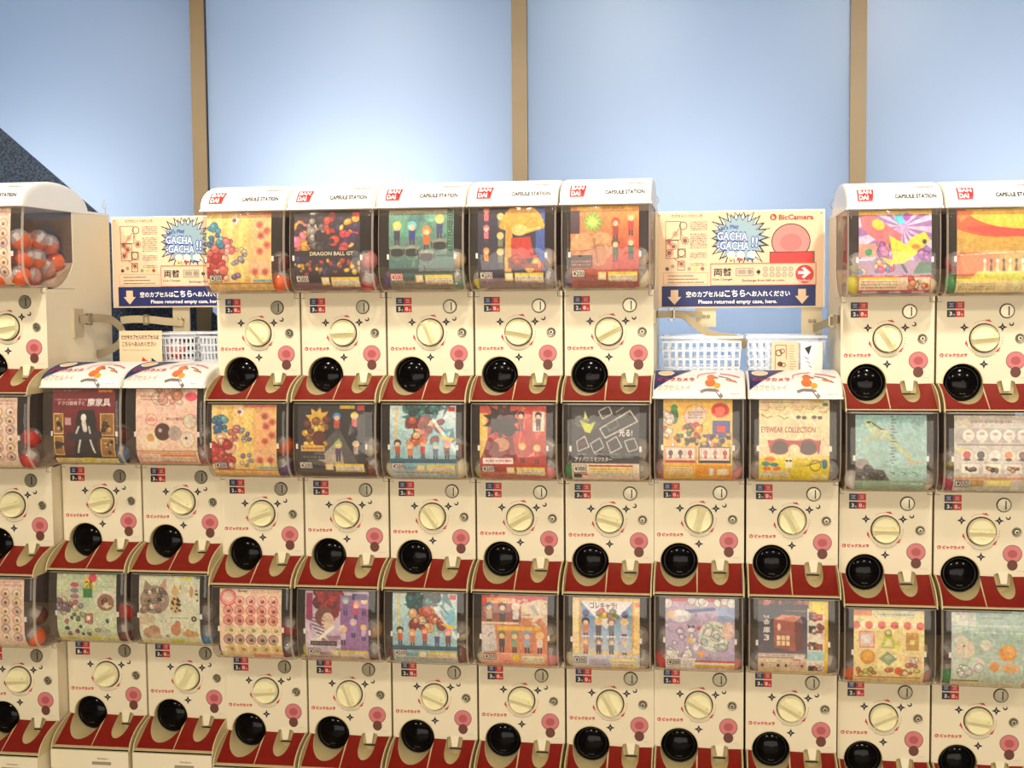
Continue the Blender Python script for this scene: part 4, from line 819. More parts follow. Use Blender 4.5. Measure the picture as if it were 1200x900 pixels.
def a_aqua(s):
    s.G((156, 186, 176), (186, 200, 180)); s.R(0, 0, .34, .18, (200, 206, 196)); s.T(.36, .06, .7, .09, 1, (60, 80, 80)); s.T(.26, .15, 1, .20, 1, W_); s.T(.26, .24, 1, .28, 1, W_); s.R(0, .2, .14, 1, (206, 206, 190), .5)
    s.E(.2, .48, .13, .12, (216, 204, 184)); s.E(.14, .36, .09, .06, (206, 206, 190)); s.E(.48, .42, .07, .07, (222, 216, 200)); s.C(.78, .52, .12, (222, 150, 60)); s.C(.80, .50, .08, (232, 170, 90)); s.C(.6, .70, .07, (214, 150, 80)); s.E(.82, .72, .12, .06, (222, 170, 110)); s.E(.36, .68, .12, .09, (200, 208, 196)); s.blobs(6, .1, .7, .4, .82, .03, .06, [(210, 210, 196), (190, 200, 186)]); s.E(.18, .44, .012, .012, K_); s.R(.02, .90, .4, .92, (150, 120, 60)); s.R(0, .93, 1, 1, (214, 214, 176))

# key: (bank, column, row) -> painter, price text, coin counts, titles [(text, x0, y0, x1, y1, colour, bold)], label bits, capsule colours left / right
PU, GR, GN, TA, BL, CO, MG = (110, 70, 120), (190, 186, 176), (60, 150, 80), (206, 170, 120), (40, 140, 190), (226, 110, 90), (190, 40, 90)
CARDS = {
 (4, 0, 0): (a_discs, None, '20', [], 'pink card of small discs and many orange capsules', [], []),
 (1, 0, 0): (a_yellow, '¥200', '20', [], 'pale yellow card, red and teal artwork', [], ['orange', 'brown']),
 (1, 1, 0): (a_dark3, '¥300', '30', [('DRAGON BALL GT', .24, .515, .90, .565, (226, 214, 180), .02)], 'near-black card, crimson and gold artwork', ['purple'], ['red', 'pink']),
 (1, 2, 0): (a_green4, '¥500', '50', [], 'green card of four figurines on dark stands', ['purple'], ['green', 'tan']),
 (1, 3, 0): (a_gold, '¥200', '20', [], 'dark blue card with a large golden fan shape', ['yellow'], ['grey', 'tan']),
 (1, 4, 0): (a_tan, '¥200', '20', [], 'orange card with tan bulk and green burst', ['purple'], ['pale', 'tan']),
 (3, 0, 0): (a_lilac, None, '20', [], 'lilac card with pink and lime shapes', ['yellow', 'pale'], ['pale']),
 (3, 1, 0): (a_umbrella, None, '30', [], 'mustard card with a red and yellow parasol', ['green', 'red'], ['pale']),
 (4, 0, 1): (a_discs, None, '30', [], 'pale pink card of round brown discs', [], ['red', 'red']),
 (0, 0, 1): (a_throne, None, '30', [('ドクロ骸骨子と', .10, .16, .52, .215, (235, 215, 205), .01), ('魔家具', .56, .12, .93, .23, (240, 230, 225), .02)], 'crimson card with white skeleton on black throne', ['brown'], ['blue', 'brown']),
 (0, 1, 1): (a_pastel, None, '30', [], 'blush card with grey and brown animal heads', ['purple'], ['orange', 'brown']),
 (1, 0, 1): (a_yellow, '¥200', '20', [], 'pale yellow card, red and teal artwork', ['coral'], ['purple', 'orange']),
 (1, 1, 1): (a_charcoal, '¥200', '20', [], 'charcoal card with gold burst and grey rays', ['purple'], ['brown', 'pale']),
 (1, 2, 1): (a_teal, '¥200', '20', [], 'light blue card with teal burst', ['pale'], ['pale', 'brown']),
 (1, 3, 1): (a_redhair, '¥200', '20', [], 'red card with a dark spiky shape', ['yellow'], ['pink', 'tan']),
 (1, 4, 1): (a_cards, '¥300', '30', [('光る!', .70, .30, .90, .40, (240, 236, 226), .02), ('アドバンスモンスター', .05, .675, .60, .735, (226, 220, 206), .02)], 'black card of white outlined cards', ['green'], ['pale', 'tan']),
 (2, 0, 1): (a_blocks, None, '20', [], 'yellow card with red disc above a blue square', ['red'], ['pink', 'pale']),
 (2, 1, 1): (a_shades, None, '20', [('EYEWEAR COLLECTION', .03, .325, .80, .395, (176, 50, 38), .015)], 'beige card with large red sunglasses', ['tan'], ['grey']),
 (3, 0, 1): (a_frog, None, '30', [('¥300', .82, .10, .92, .14, (70, 90, 90), .0)], 'sea-green card of a leaping frog', ['white'], ['pale', 'grey']),
 (3, 1, 1): (a_mushroom, '¥300', '30', [], 'grey card with rows of round heads', ['magenta', 'yellow'], ['pale']),
 (4, 0, 2): (a_discs, None, '30', [], 'cream card of small round icons', [], ['orange', 'brown']),
 (0, 0, 2): (a_hedgehog, None, '10', [('つめ', .475, .08, .60, .20, (50, 60, 50), .02)], 'sage card with round hedgehog picture', ['purple'], ['brown', 'red']),
 (0, 1, 2): (a_cat, None, '30', [], 'pale green card with tabby cat head', ['purple'], ['blue', 'brown']),
 (1, 0, 2): (a_badges, None, '20', [('Body', .30, .015, .45, .055, (70, 40, 40), .02)], 'peach card of rows of round badges', ['purple'], ['brown', 'red']),
 (1, 1, 2): (a_purple, '¥200', '20', [], 'lavender card with dark red plume', ['yellow'], ['brown', 'tan']),
 (1, 2, 2): (a_teal, '¥200', '20', [], 'light blue card with teal burst', ['brown'], ['brown', 'pale']),
 (1, 3, 2): (a_figs_red, '¥300', '30', [('コレキャラ!', .32, .035, .70, .115, (246, 240, 230), .02)], 'red-topped card with two rows of figurines', ['pale'], ['pink', 'tan']),
 (1, 4, 2): (a_figs_blue, '¥300', '30', [('コレキャラ!', .26, .06, .66, .15, (130, 30, 50), .03)], 'blue card with gold side bars and figurines', ['pale'], ['pale', 'tan']),
 (2, 0, 2): (a_cloud, '¥200', '20', [], 'lilac-grey card with pale cloud cushions', ['red', 'grey'], ['pink', 'pale']),
 (2, 1, 2): (a_safe, None, '30', [('THE', .07, .20, .16, .235, (236, 230, 220), .01), ('金', .07, .245, .17, .33, (236, 230, 220), .02), ('庫', .07, .345, .17, .43, (236, 230, 220), .02), ('3', .08, .45, .16, .53, (236, 230, 220), .03)], 'navy card with a brown toy safe', ['grey'], ['brown']),
 (3, 0, 2): (a_awning, None, '20', [], 'cream card with red and yellow awning', ['orange'], ['orange', 'tan']),
 (3, 1, 2): (a_aqua, None, '30', [], 'pale aqua card with orange spots', ['green', 'brown'], ['pale']),
}
CC = {'orange': (232, 96, 34), 'brown': (110, 52, 40), 'purple': (84, 56, 104), 'red': (206, 40, 40), 'pink': (226, 140, 140), 'green': (50, 140, 70), 'tan': (206, 170, 120),
      'yellow': (214, 206, 60), 'grey': (160, 156, 150), 'pale': (222, 210, 170), 'blue': (30, 140, 200), 'coral': (236, 104, 76), 'white': (236, 232, 224), 'magenta': (180, 30, 80)}

def card_mesh(art, x0, x1, z0, z1, seed):
    s = Art((200, 200, 200), seed); art(s)
    g = s.grid()
    us = np.linspace(x0, x1, NU); vs = np.linspace(z1, z0, NV)
    ys = np.array([wprof(z) + 0.009 for z in vs])
    co = np.zeros((NV, NU, 3)); co[..., 0] = us[None, :]; co[..., 1] = ys[:, None]; co[..., 2] = vs[:, None]
    me = bpy.data.meshes.new('display_card')
    idx = np.arange(NU * NV).reshape(NV, NU)
    q = np.stack([idx[:-1, :-1], idx[1:, :-1], idx[1:, 1:], idx[:-1, 1:]], -1).reshape(-1, 4)
    me.vertices.add(NU * NV); me.vertices.foreach_set('co', co.ravel())
    me.loops.add(q.size); me.loops.foreach_set('vertex_index', q.ravel().astype(np.int32))
    me.polygons.add(len(q)); me.polygons.foreach_set('loop_start', (np.arange(len(q)) * 4).astype(np.int32))
    try: me.polygons.foreach_set('loop_total', np.full(len(q), 4, np.int32))
    except Exception: pass
    me.polygons.foreach_set('use_smooth', np.ones(len(q), bool))
    me.update(calc_edges=True)
    ca = me.color_attributes.new('print', 'FLOAT_COLOR', 'POINT')
    rgba = np.ones((NV * NU, 4), np.float32); rgba[:, :3] = g.reshape(-1, 3)
    ca.data.foreach_set('color', rgba.ravel())
    me.materials.append(M['card'])
    return me

# ------------------------------------------------------------------ banks of machines
BANK = {4: (-0.7400, -0.0500, 0.0222), 0: (-0.4920, 0.0060, 0.0300), 1: (0, 0, 0), 2: (1.2449, 0.0018, 0.0049), 3: (1.7460, 0.0396, -0.0230)}
TOPROW = {4: 0, 0: 1, 1: 0, 2: 1, 3: 0}
CARDX = {(1, 2, 0): (-.088, .091), (4, 0, 0): (-.108, .080), (4, 0, 1): (-.104, .082), (4, 0, 2): (-.100, .084), (1, 0, 0): (-.106, .080), (1, 0, 1): (-.104, .084), (1, 1, 0): (-.104, .081),
         (1, 1, 1): (-.104, .087), (1, 2, 1): (-.093, .091), (3, 0, 0): (-.089, .094), (0, 0, 1): (-.089, .100), (0, 1, 1): (-.088, .093), (2, 0, 2): (-.088, .095)}
ROWW = ['top', 'middle', 'bottom']
Z0 = 1.6
rnd = random.Random(11)
MACH = {}
KNOBANG = {(1, 0, 0): -50, (1, 1, 0): 2, (1, 2, 0): -70, (1, 3, 0): -10, (1, 4, 0): 28, (3, 0, 0): -58, (3, 1, 0): 5, (4, 0, 0): 10, (1, 0, 1): 20, (1, 1, 1): -35, (1, 2, 1): -55, (1, 3, 1): 30, (1, 4, 1): -15,
           (2, 0, 1): 75, (2, 1, 1): -62, (3, 0, 1): 0, (3, 1, 1): 0, (0, 0, 1): 12, (0, 1, 1): -28, (4, 0, 1): 15, (0, 0, 2): 30, (0, 1, 2): 60, (1, 0, 2): 5, (1, 1, 2): -70, (1, 2, 2): -22, (1, 3, 2): -15,
           (1, 4, 2): -62, (2, 0, 2): -30, (2, 1, 2): -30, (3, 0, 2): 25, (3, 1, 2): -8, (4, 0, 2): 5}

def part(name, key, root, loc=(0, 0, 0), rot=(0, 0, 0)):
    me = S[key] if isinstance(key, str) else key
    return mk(name, me, root, (loc[0], loc[1], loc[2] - LB), rot)
def sub(name, key, par, loc=(0, 0, 0), rot=(0, 0, 0)):
    return mk(name, S[key] if isinstance(key, str) else key, par, loc, rot)

def machine(g, c, r):
    art, price, coins, titles, desc, capl, capr = CARDS[(g, c, r)]
    ox, oy, oz = BANK[g]
    root = empty('capsule_machine', (ox + c * 0.25, oy, Z0 + oz - H * r + LB))
    top = TOPROW[g] == r
    tag(root, 'cream capsule toy machine, %s row, %s' % (ROWW[r], desc), 'capsule machine', 'capsule machines stacked along the window')
    part('lower_body', 'lower', root); part('rear_housing', 'back%d' % top, root); part('bin_lining', 'lin%d' % top, root); part('bin_floor', 'binfloor', root)
    fp = part('front_panel', 'panel', root)
    for x, z in ((-0.0515, 0.0285), (0.0460, 0.0290), (0.0, -0.0695)): sub('star_mark', 'star', fp, (x, -0.0005, z))
    for a in (0, 120, 240): sub('arrow_mark', 'arrow', fp, (0, -0.0004, 0), (0, math.radians(a - 4), 0))
    sub('curved_small_print', 'curvedtext', fp); sub('crescent_mark', 'crescent', fp, (0.069, -0.0005, 0.038), (0, math.radians(rnd.choice([30, 60, 80, 160 if g == 3 and r == 0 else 50])), 0))
    sub('shop_name_print', 'logo', fp); sub('pink_sticker', 'sticker', fp); sub('small_print', 'smallprint', fp)
    sub('hinge_tab', 'hinge', fp, (-0.1215, 0, 0.0985)); sub('hinge_tab', 'hinge', fp, (0.1095, 0, 0.0985))
    if coins not in _pm: _pm[coins] = price_mesh(coins)
    part('coin_count_sticker', _pm[coins], root)
    part('knob_ring', 'ring', root)
    k = part('turning_knob', 'knob', root, rot=(0, -math.radians(KNOBANG.get((g, c, r), 0)), 0))
    gp = sub('knob_grip', 'grip', k); sub('grip_mark', 'gripmark', k)
    cp = part('coin_plate', 'coin', root, (0.057, 0, 0.0720)); sub('coin_plate_seat', 'coinring', cp); sub('coin_slot', 'slot', cp, (0.0045, 0, 0))
    lk = part('lock', 'lock', root, (0.0910, 0, -0.0005)); sub('keyhole', 'keyhole', lk)
    part('ledge_frame', 'ledge', root); part('ledge_cover', 'redl', root); part('ledge_cover', 'redr', root)
    part('chute', 'chute', root)
    d = part('capsule_door', 'door', root, (DX + 0.0003, 0.020, DZ - 0.0003), (math.radians(-5), 0, 0)); sub('door_lettering', 'doormark', d)
    part('coin_cup', 'cup', root); part('cup_flap', 'tongue', root)
    wn = part('window', 'win%d' % top, root); sub('window_edge', 'rim%d' % top, wn)
    z1 = 0.335 if top else 0.322
    x0, x1 = CARDX.get((g, c, r), (-0.093, 0.088))
    cd = part('display_card', card_mesh(art, x0, x1, HP1 + 0.008, z1, hash((g, c, r)) % 97), root); cd['label'] = desc[0:60].replace(' and many orange capsules', '')
    zc0, zc1 = HP1 + 0.008, z1
    def cf(x, z, o): return (x, wprof(z) + 0.009 + o, z)
    def T(txt, a0, b0, a1, b1, col, bold):
        b = MB().use(cmat(col, .45)); put_text(b, txt, x0 + a0 * (x1 - x0), x0 + a1 * (x1 - x0), zc1 - b1 * (zc1 - zc0), zc1 - b0 * (zc1 - zc0), cf, -0.0009, bold)
        return b.mesh('card_lettering')
    for t in titles: sub('card_lettering', T(*t), cd)
    if price:
        px, py = PRICEPOS.get(art.__name__, (.03, .80))
        sub('price_lettering', T(price, px + .016, py + .016, px + .174, py + .080, (50, 40, 40) if price != '¥500' else (190, 50, 40), .02), cd)
    for sx, xx in ((-1, x0), (1, x1)): part('card_clip', 'clip', root, (xx + sx * 0.002, -0.108, HP1 + 0.095))
    if top:
        hd = part('hood', 'hood%d' % (g in (0, 2)), root)
        if g in (0, 2): sub('hood_artwork', 'hoodsheet', hd)
        else: sub('hood_lettering', 'hoodtext', hd); sub('hood_script', 'hoodscript', hd); sub('maker_emblem', 'maker', hd)
    # capsules
    bank = {4: 'leftmost bank', 0: 'left low bank', 1: 'middle bank', 2: 'right low bank', 3: 'rightmost bank'}[g]
    for side, cols in (('left', capl), ('right', capr)):
        for i, cn in enumerate(cols):
            sx = -1 if side == 'left' else 1
            R = 0.0290
            y = -0.058 + (0.026 if i else 0)
            z = HP1 + 0.0045 + R + i * 0.0550
            x = sx * (0.0875 - 0.006 * i)
            if side == 'right' and g in (1, 4, 0) and not i: x = 0.0875
            pos = 'upper' if i else ('lower' if len(cols) > 1 else '')
            capsule((ox + c * .25 + x, oy + y, Z0 + oz - H * r + z), cn, '%s toy capsule %s of %s, %s row' % (cn, (pos + ' ' + side).strip(), short(desc), ROWW[r]), 'capsules inside the machines')
    return root
def short(d):
    d = d.split(' with ')[0].split(',')[0] if len(d.split()) > 6 else d
    return d
PRICEPOS = {'a_yellow': (.04, .79), 'a_dark3': (.02, .81), 'a_green4': (.02, .80), 'a_gold': (.03, .79), 'a_tan': (.02, .78), 'a_charcoal': (.02, .78), 'a_teal': (.02, .78), 'a_redhair': (.03, .80),
            'a_cards': (.025, .785), 'a_mushroom': (.03, .84), 'a_purple': (.04, .80), 'a_figs_red': (.03, .79), 'a_figs_blue': (.02, .80), 'a_cloud': (.03, .82)}

_cap = {}
def half(col, clear=False):
    k = (col, clear)
    if k in _cap: return _cap[k]
    b = MB().use(M['capclear'] if clear else cmat(CC[col], 0.22))
    rows = []; R = 0.0288
    for i in range(9):
        a = PI / 2 * i / 8; rr = R * math.cos(a); z = R * math.sin(a) + (0.0006 if i else 0)
        rows.append([(max(rr, 1e-5) * math.cos(2 * PI * k2 / 24), max(rr, 1e-5) * math.sin(2 * PI * k2 / 24), z if clear else -z) for k2 in range(25)])
    b.grid(rows)
    if not clear: b.grid([[(1.03 * x, 1.03 * y, -0.0016) for x, y, z in rows[0]], [(1.03 * x, 1.03 * y, 0.0016) for x, y, z in rows[0]]])
    _cap[k] = b.mesh('capsule_shell', True, 60); return _cap[k]
_ins = {}
def capsule(loc, col, label, group):
    o = empty('toy_capsule', loc); o.rotation_euler = (rnd.uniform(-.9, .9), rnd.uniform(-.9, .9), rnd.uniform(0, 6))
    tag(o, label, 'capsule', group)
    sub('coloured_half', half(col), o); sub('clear_half', half(col, True), o)
    if 'c' not in _ins:
        b = MB().use(cmat((226, 214, 200), .6)).box(-0.013, 0.013, -0.006, 0.006, -0.004, 0.020); _ins['c'] = b.mesh('folded_leaflet')
    sub('folded_leaflet', _ins['c'], o)
    return o

for key in CARDS: MACH[key] = machine(*key)
# the end machine on the left is filled with orange capsules, seen through its clear side
gx, gy, gz = BANK[4]
HEAP = [(0.0885, -0.078, 0.0305), (0.0885, -0.0188, 0.0305), (0.0305, -0.007, 0.0305), (0.0293, -0.078, 0.0305), (-0.0428, -0.0155, 0.0305), (-0.0343, -0.078, 0.0305), (-0.0885, -0.0542, 0.0305), (0.0209, 0.0492, 0.0462), (-0.0429, 0.0551, 0.0485), (0.0885, 0.0658, 0.0528), (-0.0885, 0.0901, 0.0625), (-0.0025, -0.042, 0.065), (0.0323, 0.1036, 0.0679), (-0.0364, 0.1161, 0.073), (0.0885, 0.1208, 0.0748), (-0.0768, -0.0216, 0.0785), (0.0885, 0.0133, 0.0802), (0.0885, -0.0484, 0.0817), (-0.0265, 0.0093, 0.0823), (-0.0868, 0.145, 0.0845), (-0.0518, -0.078, 0.087), (0.0378, -0.078, 0.0891), (0.0316, -0.0001, 0.0892), (-0.0078, 0.0688, 0.0941), (0.0505, 0.0554, 0.0971), (-0.0748, 0.044, 0.0971), (0.0066, 0.145, 0.1016), (0.0622, 0.145, 0.122), (-0.0076, -0.0296, 0.1227), (-0.0522, 0.0929, 0.125), (0.0885, 0.0906, 0.1257), (0.0674, -0.0227, 0.1307), (0.0277, 0.0979, 0.1315), (0.0885, -0.078, 0.133), (0.0123, 0.0315, 0.1354), (0.0885, 0.0324, 0.1362)]
side = sorted([p for p in HEAP if p[0] > .06], key=lambda p: (0 if p[2] < .06 else 1 if p[2] < .11 else 2, p[1]))
cnt = {}
for p in HEAP:
    lab = 'orange capsule buried in the heap inside the top left end machine'
    if p in side:
        ly = 0 if p[2] < .06 else 1 if p[2] < .11 else 2
        k = [q for q in side if (0 if q[2] < .06 else 1 if q[2] < .11 else 2) == ly].index(p)
        lab = 'orange capsule against clear side of top left machine, %s layer, %s from front' % (['bottom', 'middle', 'top'][ly], ['first', 'second', 'third', 'fourth', 'fifth', 'sixth'][k])
    capsule((gx + p[0], gy + p[1], Z0 + gz + HP1 + p[2] + .003), 'orange', lab, 'orange capsules in the left end machine')

# ------------------------------------------------------------------ plinths under every column
def plinth(g, c):
    ox, oy, oz = BANK[g]; x = ox + c * .25; zt = Z0 + oz - 2 * H + LB
    root = empty('machine_plinth', (x, oy, 0))
    b = MB().use(M['cream']).box(-0.1185, 0.1185, -0.113, 0.42, 0.0, zt - 0.0005)
    b.box(-0.1185, 0.1185, -0.126, -0.113, zt - 0.055, zt - 0.0005)
    mk('plinth_body', b.mesh('plinth_body'), root)
    b = MB().use(M['greyink']).box(0.008, 0.066, -0.1266, -0.126, zt - 0.040, zt - 0.031)
    mk('label_strip', b.mesh('label_strip'), root)
    b = MB().use(M['ink']); put_text(b, 'Gashapon', 0.024, 0.058, zt - 0.025, zt - 0.019, lambda x_, z, o: (x_, -0.1268, z)); mk('plinth_lettering', b.mesh('plinth_lettering'), root)
    where = {4: 'at the far left', 0: 'under the left low bank', 1: 'under the middle bank', 2: 'under the right low bank', 3: 'at the right end'}[g]
    tag(root, 'cream plinth %s, below the %s' % (where, CARDS[(g, c, 2)][4]), 'plinth', 'plinths under the machines')
for g, n in ((4, 1), (0, 2), (1, 5), (2, 2), (3, 2)):
    for c in range(n): plinth(g, c)

# ------------------------------------------------------------------ sign boards
def sign(loc, label):
    SX, SZ = 0.4935, 0.2850
    def px(x): return (x - 60) / 965 * SX
    def pz(y): return (800 - y) / 552 * SZ
    root = empty('sign_board', loc)
    tag(root, label, 'sign', 'capsule toy sign boards')
    mk('board', MB().use(M['paper']).box(0, SX, 0, 0.008, 0, SZ).use(M['white']).box(-.003, SX + .003, 0.002, 0.010, -.002, SZ + .003).mesh('board'), root)
    F = lambda d: (lambda x, z, o: (x, -d, z))
    def poly(b, pts, m, d): b.use(m).plate([(px(x), pz(y)) for x, y in pts], F(d), 0)
    def rect(b, x0, y0, x1, y1, m, d): poly(b, [(x0, y1), (x1, y1), (x1, y0), (x0, y0)], m, d)
    def txt(b, t, x0, y0, x1, y1, m, d, bold=0., rot=0.): b.use(m); put_text(b, t, px(x0), px(x1), pz(y1), pz(y0), F(d), bold=bold, rot=rot)
    def frame(b, x0, y0, x1, y1, m, d, t=3):
        for a in ((x0, y0, x1, y0 + t), (x0, y1 - t, x1, y1), (x0, y0, x0 + t, y1), (x1 - t, y0, x1, y1)): rect(b, *a, m, d)
    dk, gy_, or_, lb = cmat((84, 56, 46)), cmat((160, 138, 118)), cmat((190, 60, 44)), cmat((142, 166, 176))
    # instruction diagram
    b = MB(); txt(b, 'カプセルトイの使い方', 148, 259, 330, 278, dk, .0006, .01)
    frame(b, 113, 298, 203, 408, dk, .0005); frame(b, 115, 408, 190, 515, dk, .0005)
    for x, y, r in ((217, 325, 24), (135, 418, 18), (228, 412, 22), (160, 445, 20), (137, 482, 22), (207, 482, 24), (206, 546, 20)):
        b.use(or_ if r != 24 else dk); ring_pts(b, px(x), pz(y), r / 965 * SX * .82, r / 965 * SX, 0, 2 * PI, F(.0007), 0, 20)
        if r in (22, 20, 18): poly(b, circ(x, y, r * .6, 12), cmat((120, 84, 70)), .0006)
    for a in ((195, 340, 135, 418), (135, 430, 160, 445), (160, 460, 137, 482), (207, 350, 210, 390), (160, 510, 206, 546)):
        b.use(or_); line_xz(b, px(a[0]), pz(a[1]), px(a[2]), pz(a[3]), .002, F(.0008), 0)
    for x, c_ in ((123, dk), (156, gy_), (252, gy_), (290, cmat((200, 190, 90))), (329, or_)): poly(b, circ(x, 575 if x != 156 else 560, 11, 12), c_, .0006)
    poly(b, circ(150, 350, 20, 14), cmat((190, 200, 160)), .0006); poly(b, circ(170, 372, 16, 14), cmat((214, 150, 120)), .00065)
    frame(b, 183, 458, 232, 510, dk, .0005); frame(b, 183, 528, 226, 583, dk, .0005)
    rr = random.Random(3)
    for y in list(range(302, 350, 9)) + list(range(372, 458, 9)) + list(range(482, 512, 9)) + [543, 553]:
        x = 258
        while x < 352:
            w_ = rr.uniform(5, 16); rect(b, x, y, min(x + w_, 356), y + 4, dk if rr.random() < .4 else gy_, .0005); x += w_ + 3
    frame(b, 100, 597, 363, 668, gy_, .0005, 2)
    for y, x1_ in ((613, 275), (633, 300), (652, 330)):
        x = 128
        while x < x1_:
            w_ = rr.uniform(5, 16); rect(b, x, y, x + w_, y + 5, dk, .0005); x += w_ + 3
    mk('instruction_diagram', b.mesh('instruction_diagram'), root)
    # starburst
    b = MB()
    cx, cy, n = 543, 400, 22; rr = random.Random(9)
    ra = [(196 + rr.uniform(-22, 16), 128 + rr.uniform(-8, 8)) for _ in range(n)]
    def burst(k, lim): return [(min(max(cx + (ra[i // 2][i % 2] - k) * math.cos(PI * i / n) * 1.0, 381), 722), min(max(cy + (ra[i // 2][i % 2] - k) * .92 * math.sin(PI * i / n), 250 + lim), 546)) for i in range(2 * n)]
    poly(b, burst(0, 0), M['ink'], .0006); poly(b, burst(20, 6), cmat((226, 216, 196)), .0008)
    sp = [(cx + (112 if i % 2 else 166) * math.cos(PI * i / 20), cy + (106 if i % 2 else 146) * math.sin(PI * i / 20)) for i in range(40)]
    poly(b, sp, M['ink'], .0010); poly(b, [(cx + (x - cx) * .93, cy + (y - cy) * .93) for x, y in sp], lb, .0012)
    for x, c_ in ((497, cmat((222, 190, 50))), (550, cmat((210, 50, 50))), (612, cmat((40, 80, 170)))):
        poly(b, circ(x, 500, 24, 18), cmat((222, 214, 200)), .0014); poly(b, [(x - 20, 512), (x + 20, 522), (x + 8, 530), (x - 14, 526)], c_, .0016)
    blu = cmat((36, 74, 160))
    for t, a in (("Let's Play", (420, 325, 540, 357)),): txt(b, t, *a, blu, .0016, .03, .1)
    for t, x0, y0, x1, y1 in (('GACHA', 412, 364, 592, 418), ('-GACHA', 412, 418, 602, 472), ('!!', 612, 392, 650, 456)):
        txt(b, t, x0 - 3, y0 - 3, x1 + 3, y1 + 3, blu, .0018, .07, -.04); txt(b, t, x0 + 3, y0 + 4, x1 - 3, y1 - 4, M['whiteink'], .0021, .01, -.04)
    mk('starburst_print', b.mesh('starburst_print'), root)
    # plain pink and red shape (stand-in)
    b = MB()
    ok = cmat((70, 36, 34)); pk = cmat((226, 128, 120)); rd = cmat((208, 44, 38))
    poly(b, circ(838, 425, 112, 28, 104), ok, .0006); poly(b, circ(838, 425, 106, 28, 98), pk, .0008)
    poly(b, circ(838, 430, 62, 24, 50), cmat((214, 108, 104)), .0010)
    poly(b, [(716, 546), (716, 482), (972, 482), (972, 546)], ok, .0016); poly(b, [(720, 546), (720, 487), (968, 487), (968, 546)], rd, .0018)
    mk('pink_and_red_print', b.mesh('pink_and_red_print'), root)
    b = MB(); poly(b, circ(737, 284, 19, 20), M['redink'], .0006); txt(b, 'b', 729, 273, 745, 296, M['paper'], .0009, .03); txt(b, 'BicCamera', 768, 270, 965, 301, M['redink'], .0006, .03)
    mk('shop_name_print', b.mesh('shop_name_print'), root)
    b = MB(); frame(b, 376, 546, 982, 674, cmat((206, 70, 60)), .0022, 3)
    txt(b, '両替', 395, 573, 500, 620, M['ink'], .0006, .02); txt(b, 'Coin Changer', 388, 632, 506, 648, M['ink'], .0006, .01); txt(b, 'Exchange from bill to coins.', 560, 640, 806, 656, M['ink'], .0006, .01)
    rect(b, 522, 573, 626, 620, cmat((150, 132, 112)), .0006); rect(b, 527, 577, 621, 616, cmat((196, 178, 150)), .0008); poly(b, circ(604, 596, 15, 14), cmat((150, 132, 112)), .0010); rect(b, 535, 584, 580, 608, cmat((160, 144, 122)), .0010)
    poly(b, [(642, 590), (652, 590), (652, 578), (666, 598), (652, 618), (652, 606), (642, 606)], M['ink'], .0006)
    for x in (693, 730, 766, 802, 838):
        for y in (582, 614): poly(b, circ(x, y, 14, 14), cmat((150, 132, 110)), .0006); poly(b, circ(x, y, 10, 12), cmat((190, 170, 144)), .0008)
    poly(b, circ(917, 612, 52, 28), cmat((206, 34, 36)), .0010); poly(b, [(880, 596), (916, 596), (900, 578), (914, 572), (952, 604), (914, 637), (900, 630), (916, 612), (880, 612)], M['whiteink'], .0013); txt(b, '1st floor', 884, 642, 950, 655, M['whiteink'], .0013, .01)
    mk('coin_changer_print', b.mesh('coin_changer_print'), root)
    b = MB(); rect(b, 92, 675, 980, 795, M['blueink'], .0010)
    for x in (166, 903): poly(b, [(x - 22, 698), (x + 22, 698), (x + 22, 738), (x + 40, 738), (x, 784), (x - 40, 738), (x - 22, 738)], M['paper'], .0014)
    txt(b, '空のカプセルは', 235, 706, 456, 740, M['whiteink'], .0014, .02); txt(b, 'こちら', 458, 700, 578, 741, M['whiteink'], .0014, .03); txt(b, 'へお入れください', 582, 706, 834, 740, M['whiteink'], .0014, .02)
    txt(b, 'Please returned empty case, here.', 306, 757, 760, 785, M['whiteink'], .0014, .02)
    mk('blue_banner', b.mesh('blue_banner'), root)
    for x, y in ((78, 262), (1010, 262)): mk('corner_screw', MB().use(M['steel']).lathe_y(px(x), pz(y), [(0.003, 0), (0.003, -.0012), (0.001, -.0018)], 10).mesh('corner_screw'), root)
sign((1.1145, 0.40, 1.6610), 'wide sign board with blue banner hanging above the two clear baskets')
sign((-0.6230, 0.40, 1.6750), 'sign board with blue banner, partly hidden behind the middle bank')

# ------------------------------------------------------------------ brackets and straps
def bracket(x0, x1, z0, z1, y, label):
    b = MB().use(M['bracket']).box(x0, x1, y, y + 0.008, z0, z1)
    for s_ in (.42, .62): b.use(M['steel']).lathe_y(x0 + (x1 - x0) * s_, z0 + (z1 - z0) * .55, [(0.005, y), (0.005, y - 0.006), (0.002, y - 0.008)], 10)
    tag(mk('strap_bracket', b.mesh('strap_bracket')), label, 'bracket')
bracket(-0.4318, -0.3760, 1.5880, 1.6735, 0.415, 'beige metal plate below the left sign holding the strap end')
bracket(1.2313, 1.2930, 1.6020, 1.6600, 0.415, 'beige metal plate under the left half of the right sign')
bracket(1.5451, 1.6056, 1.5690, 1.6590, 0.415, 'beige metal plate under the right end of the right sign')

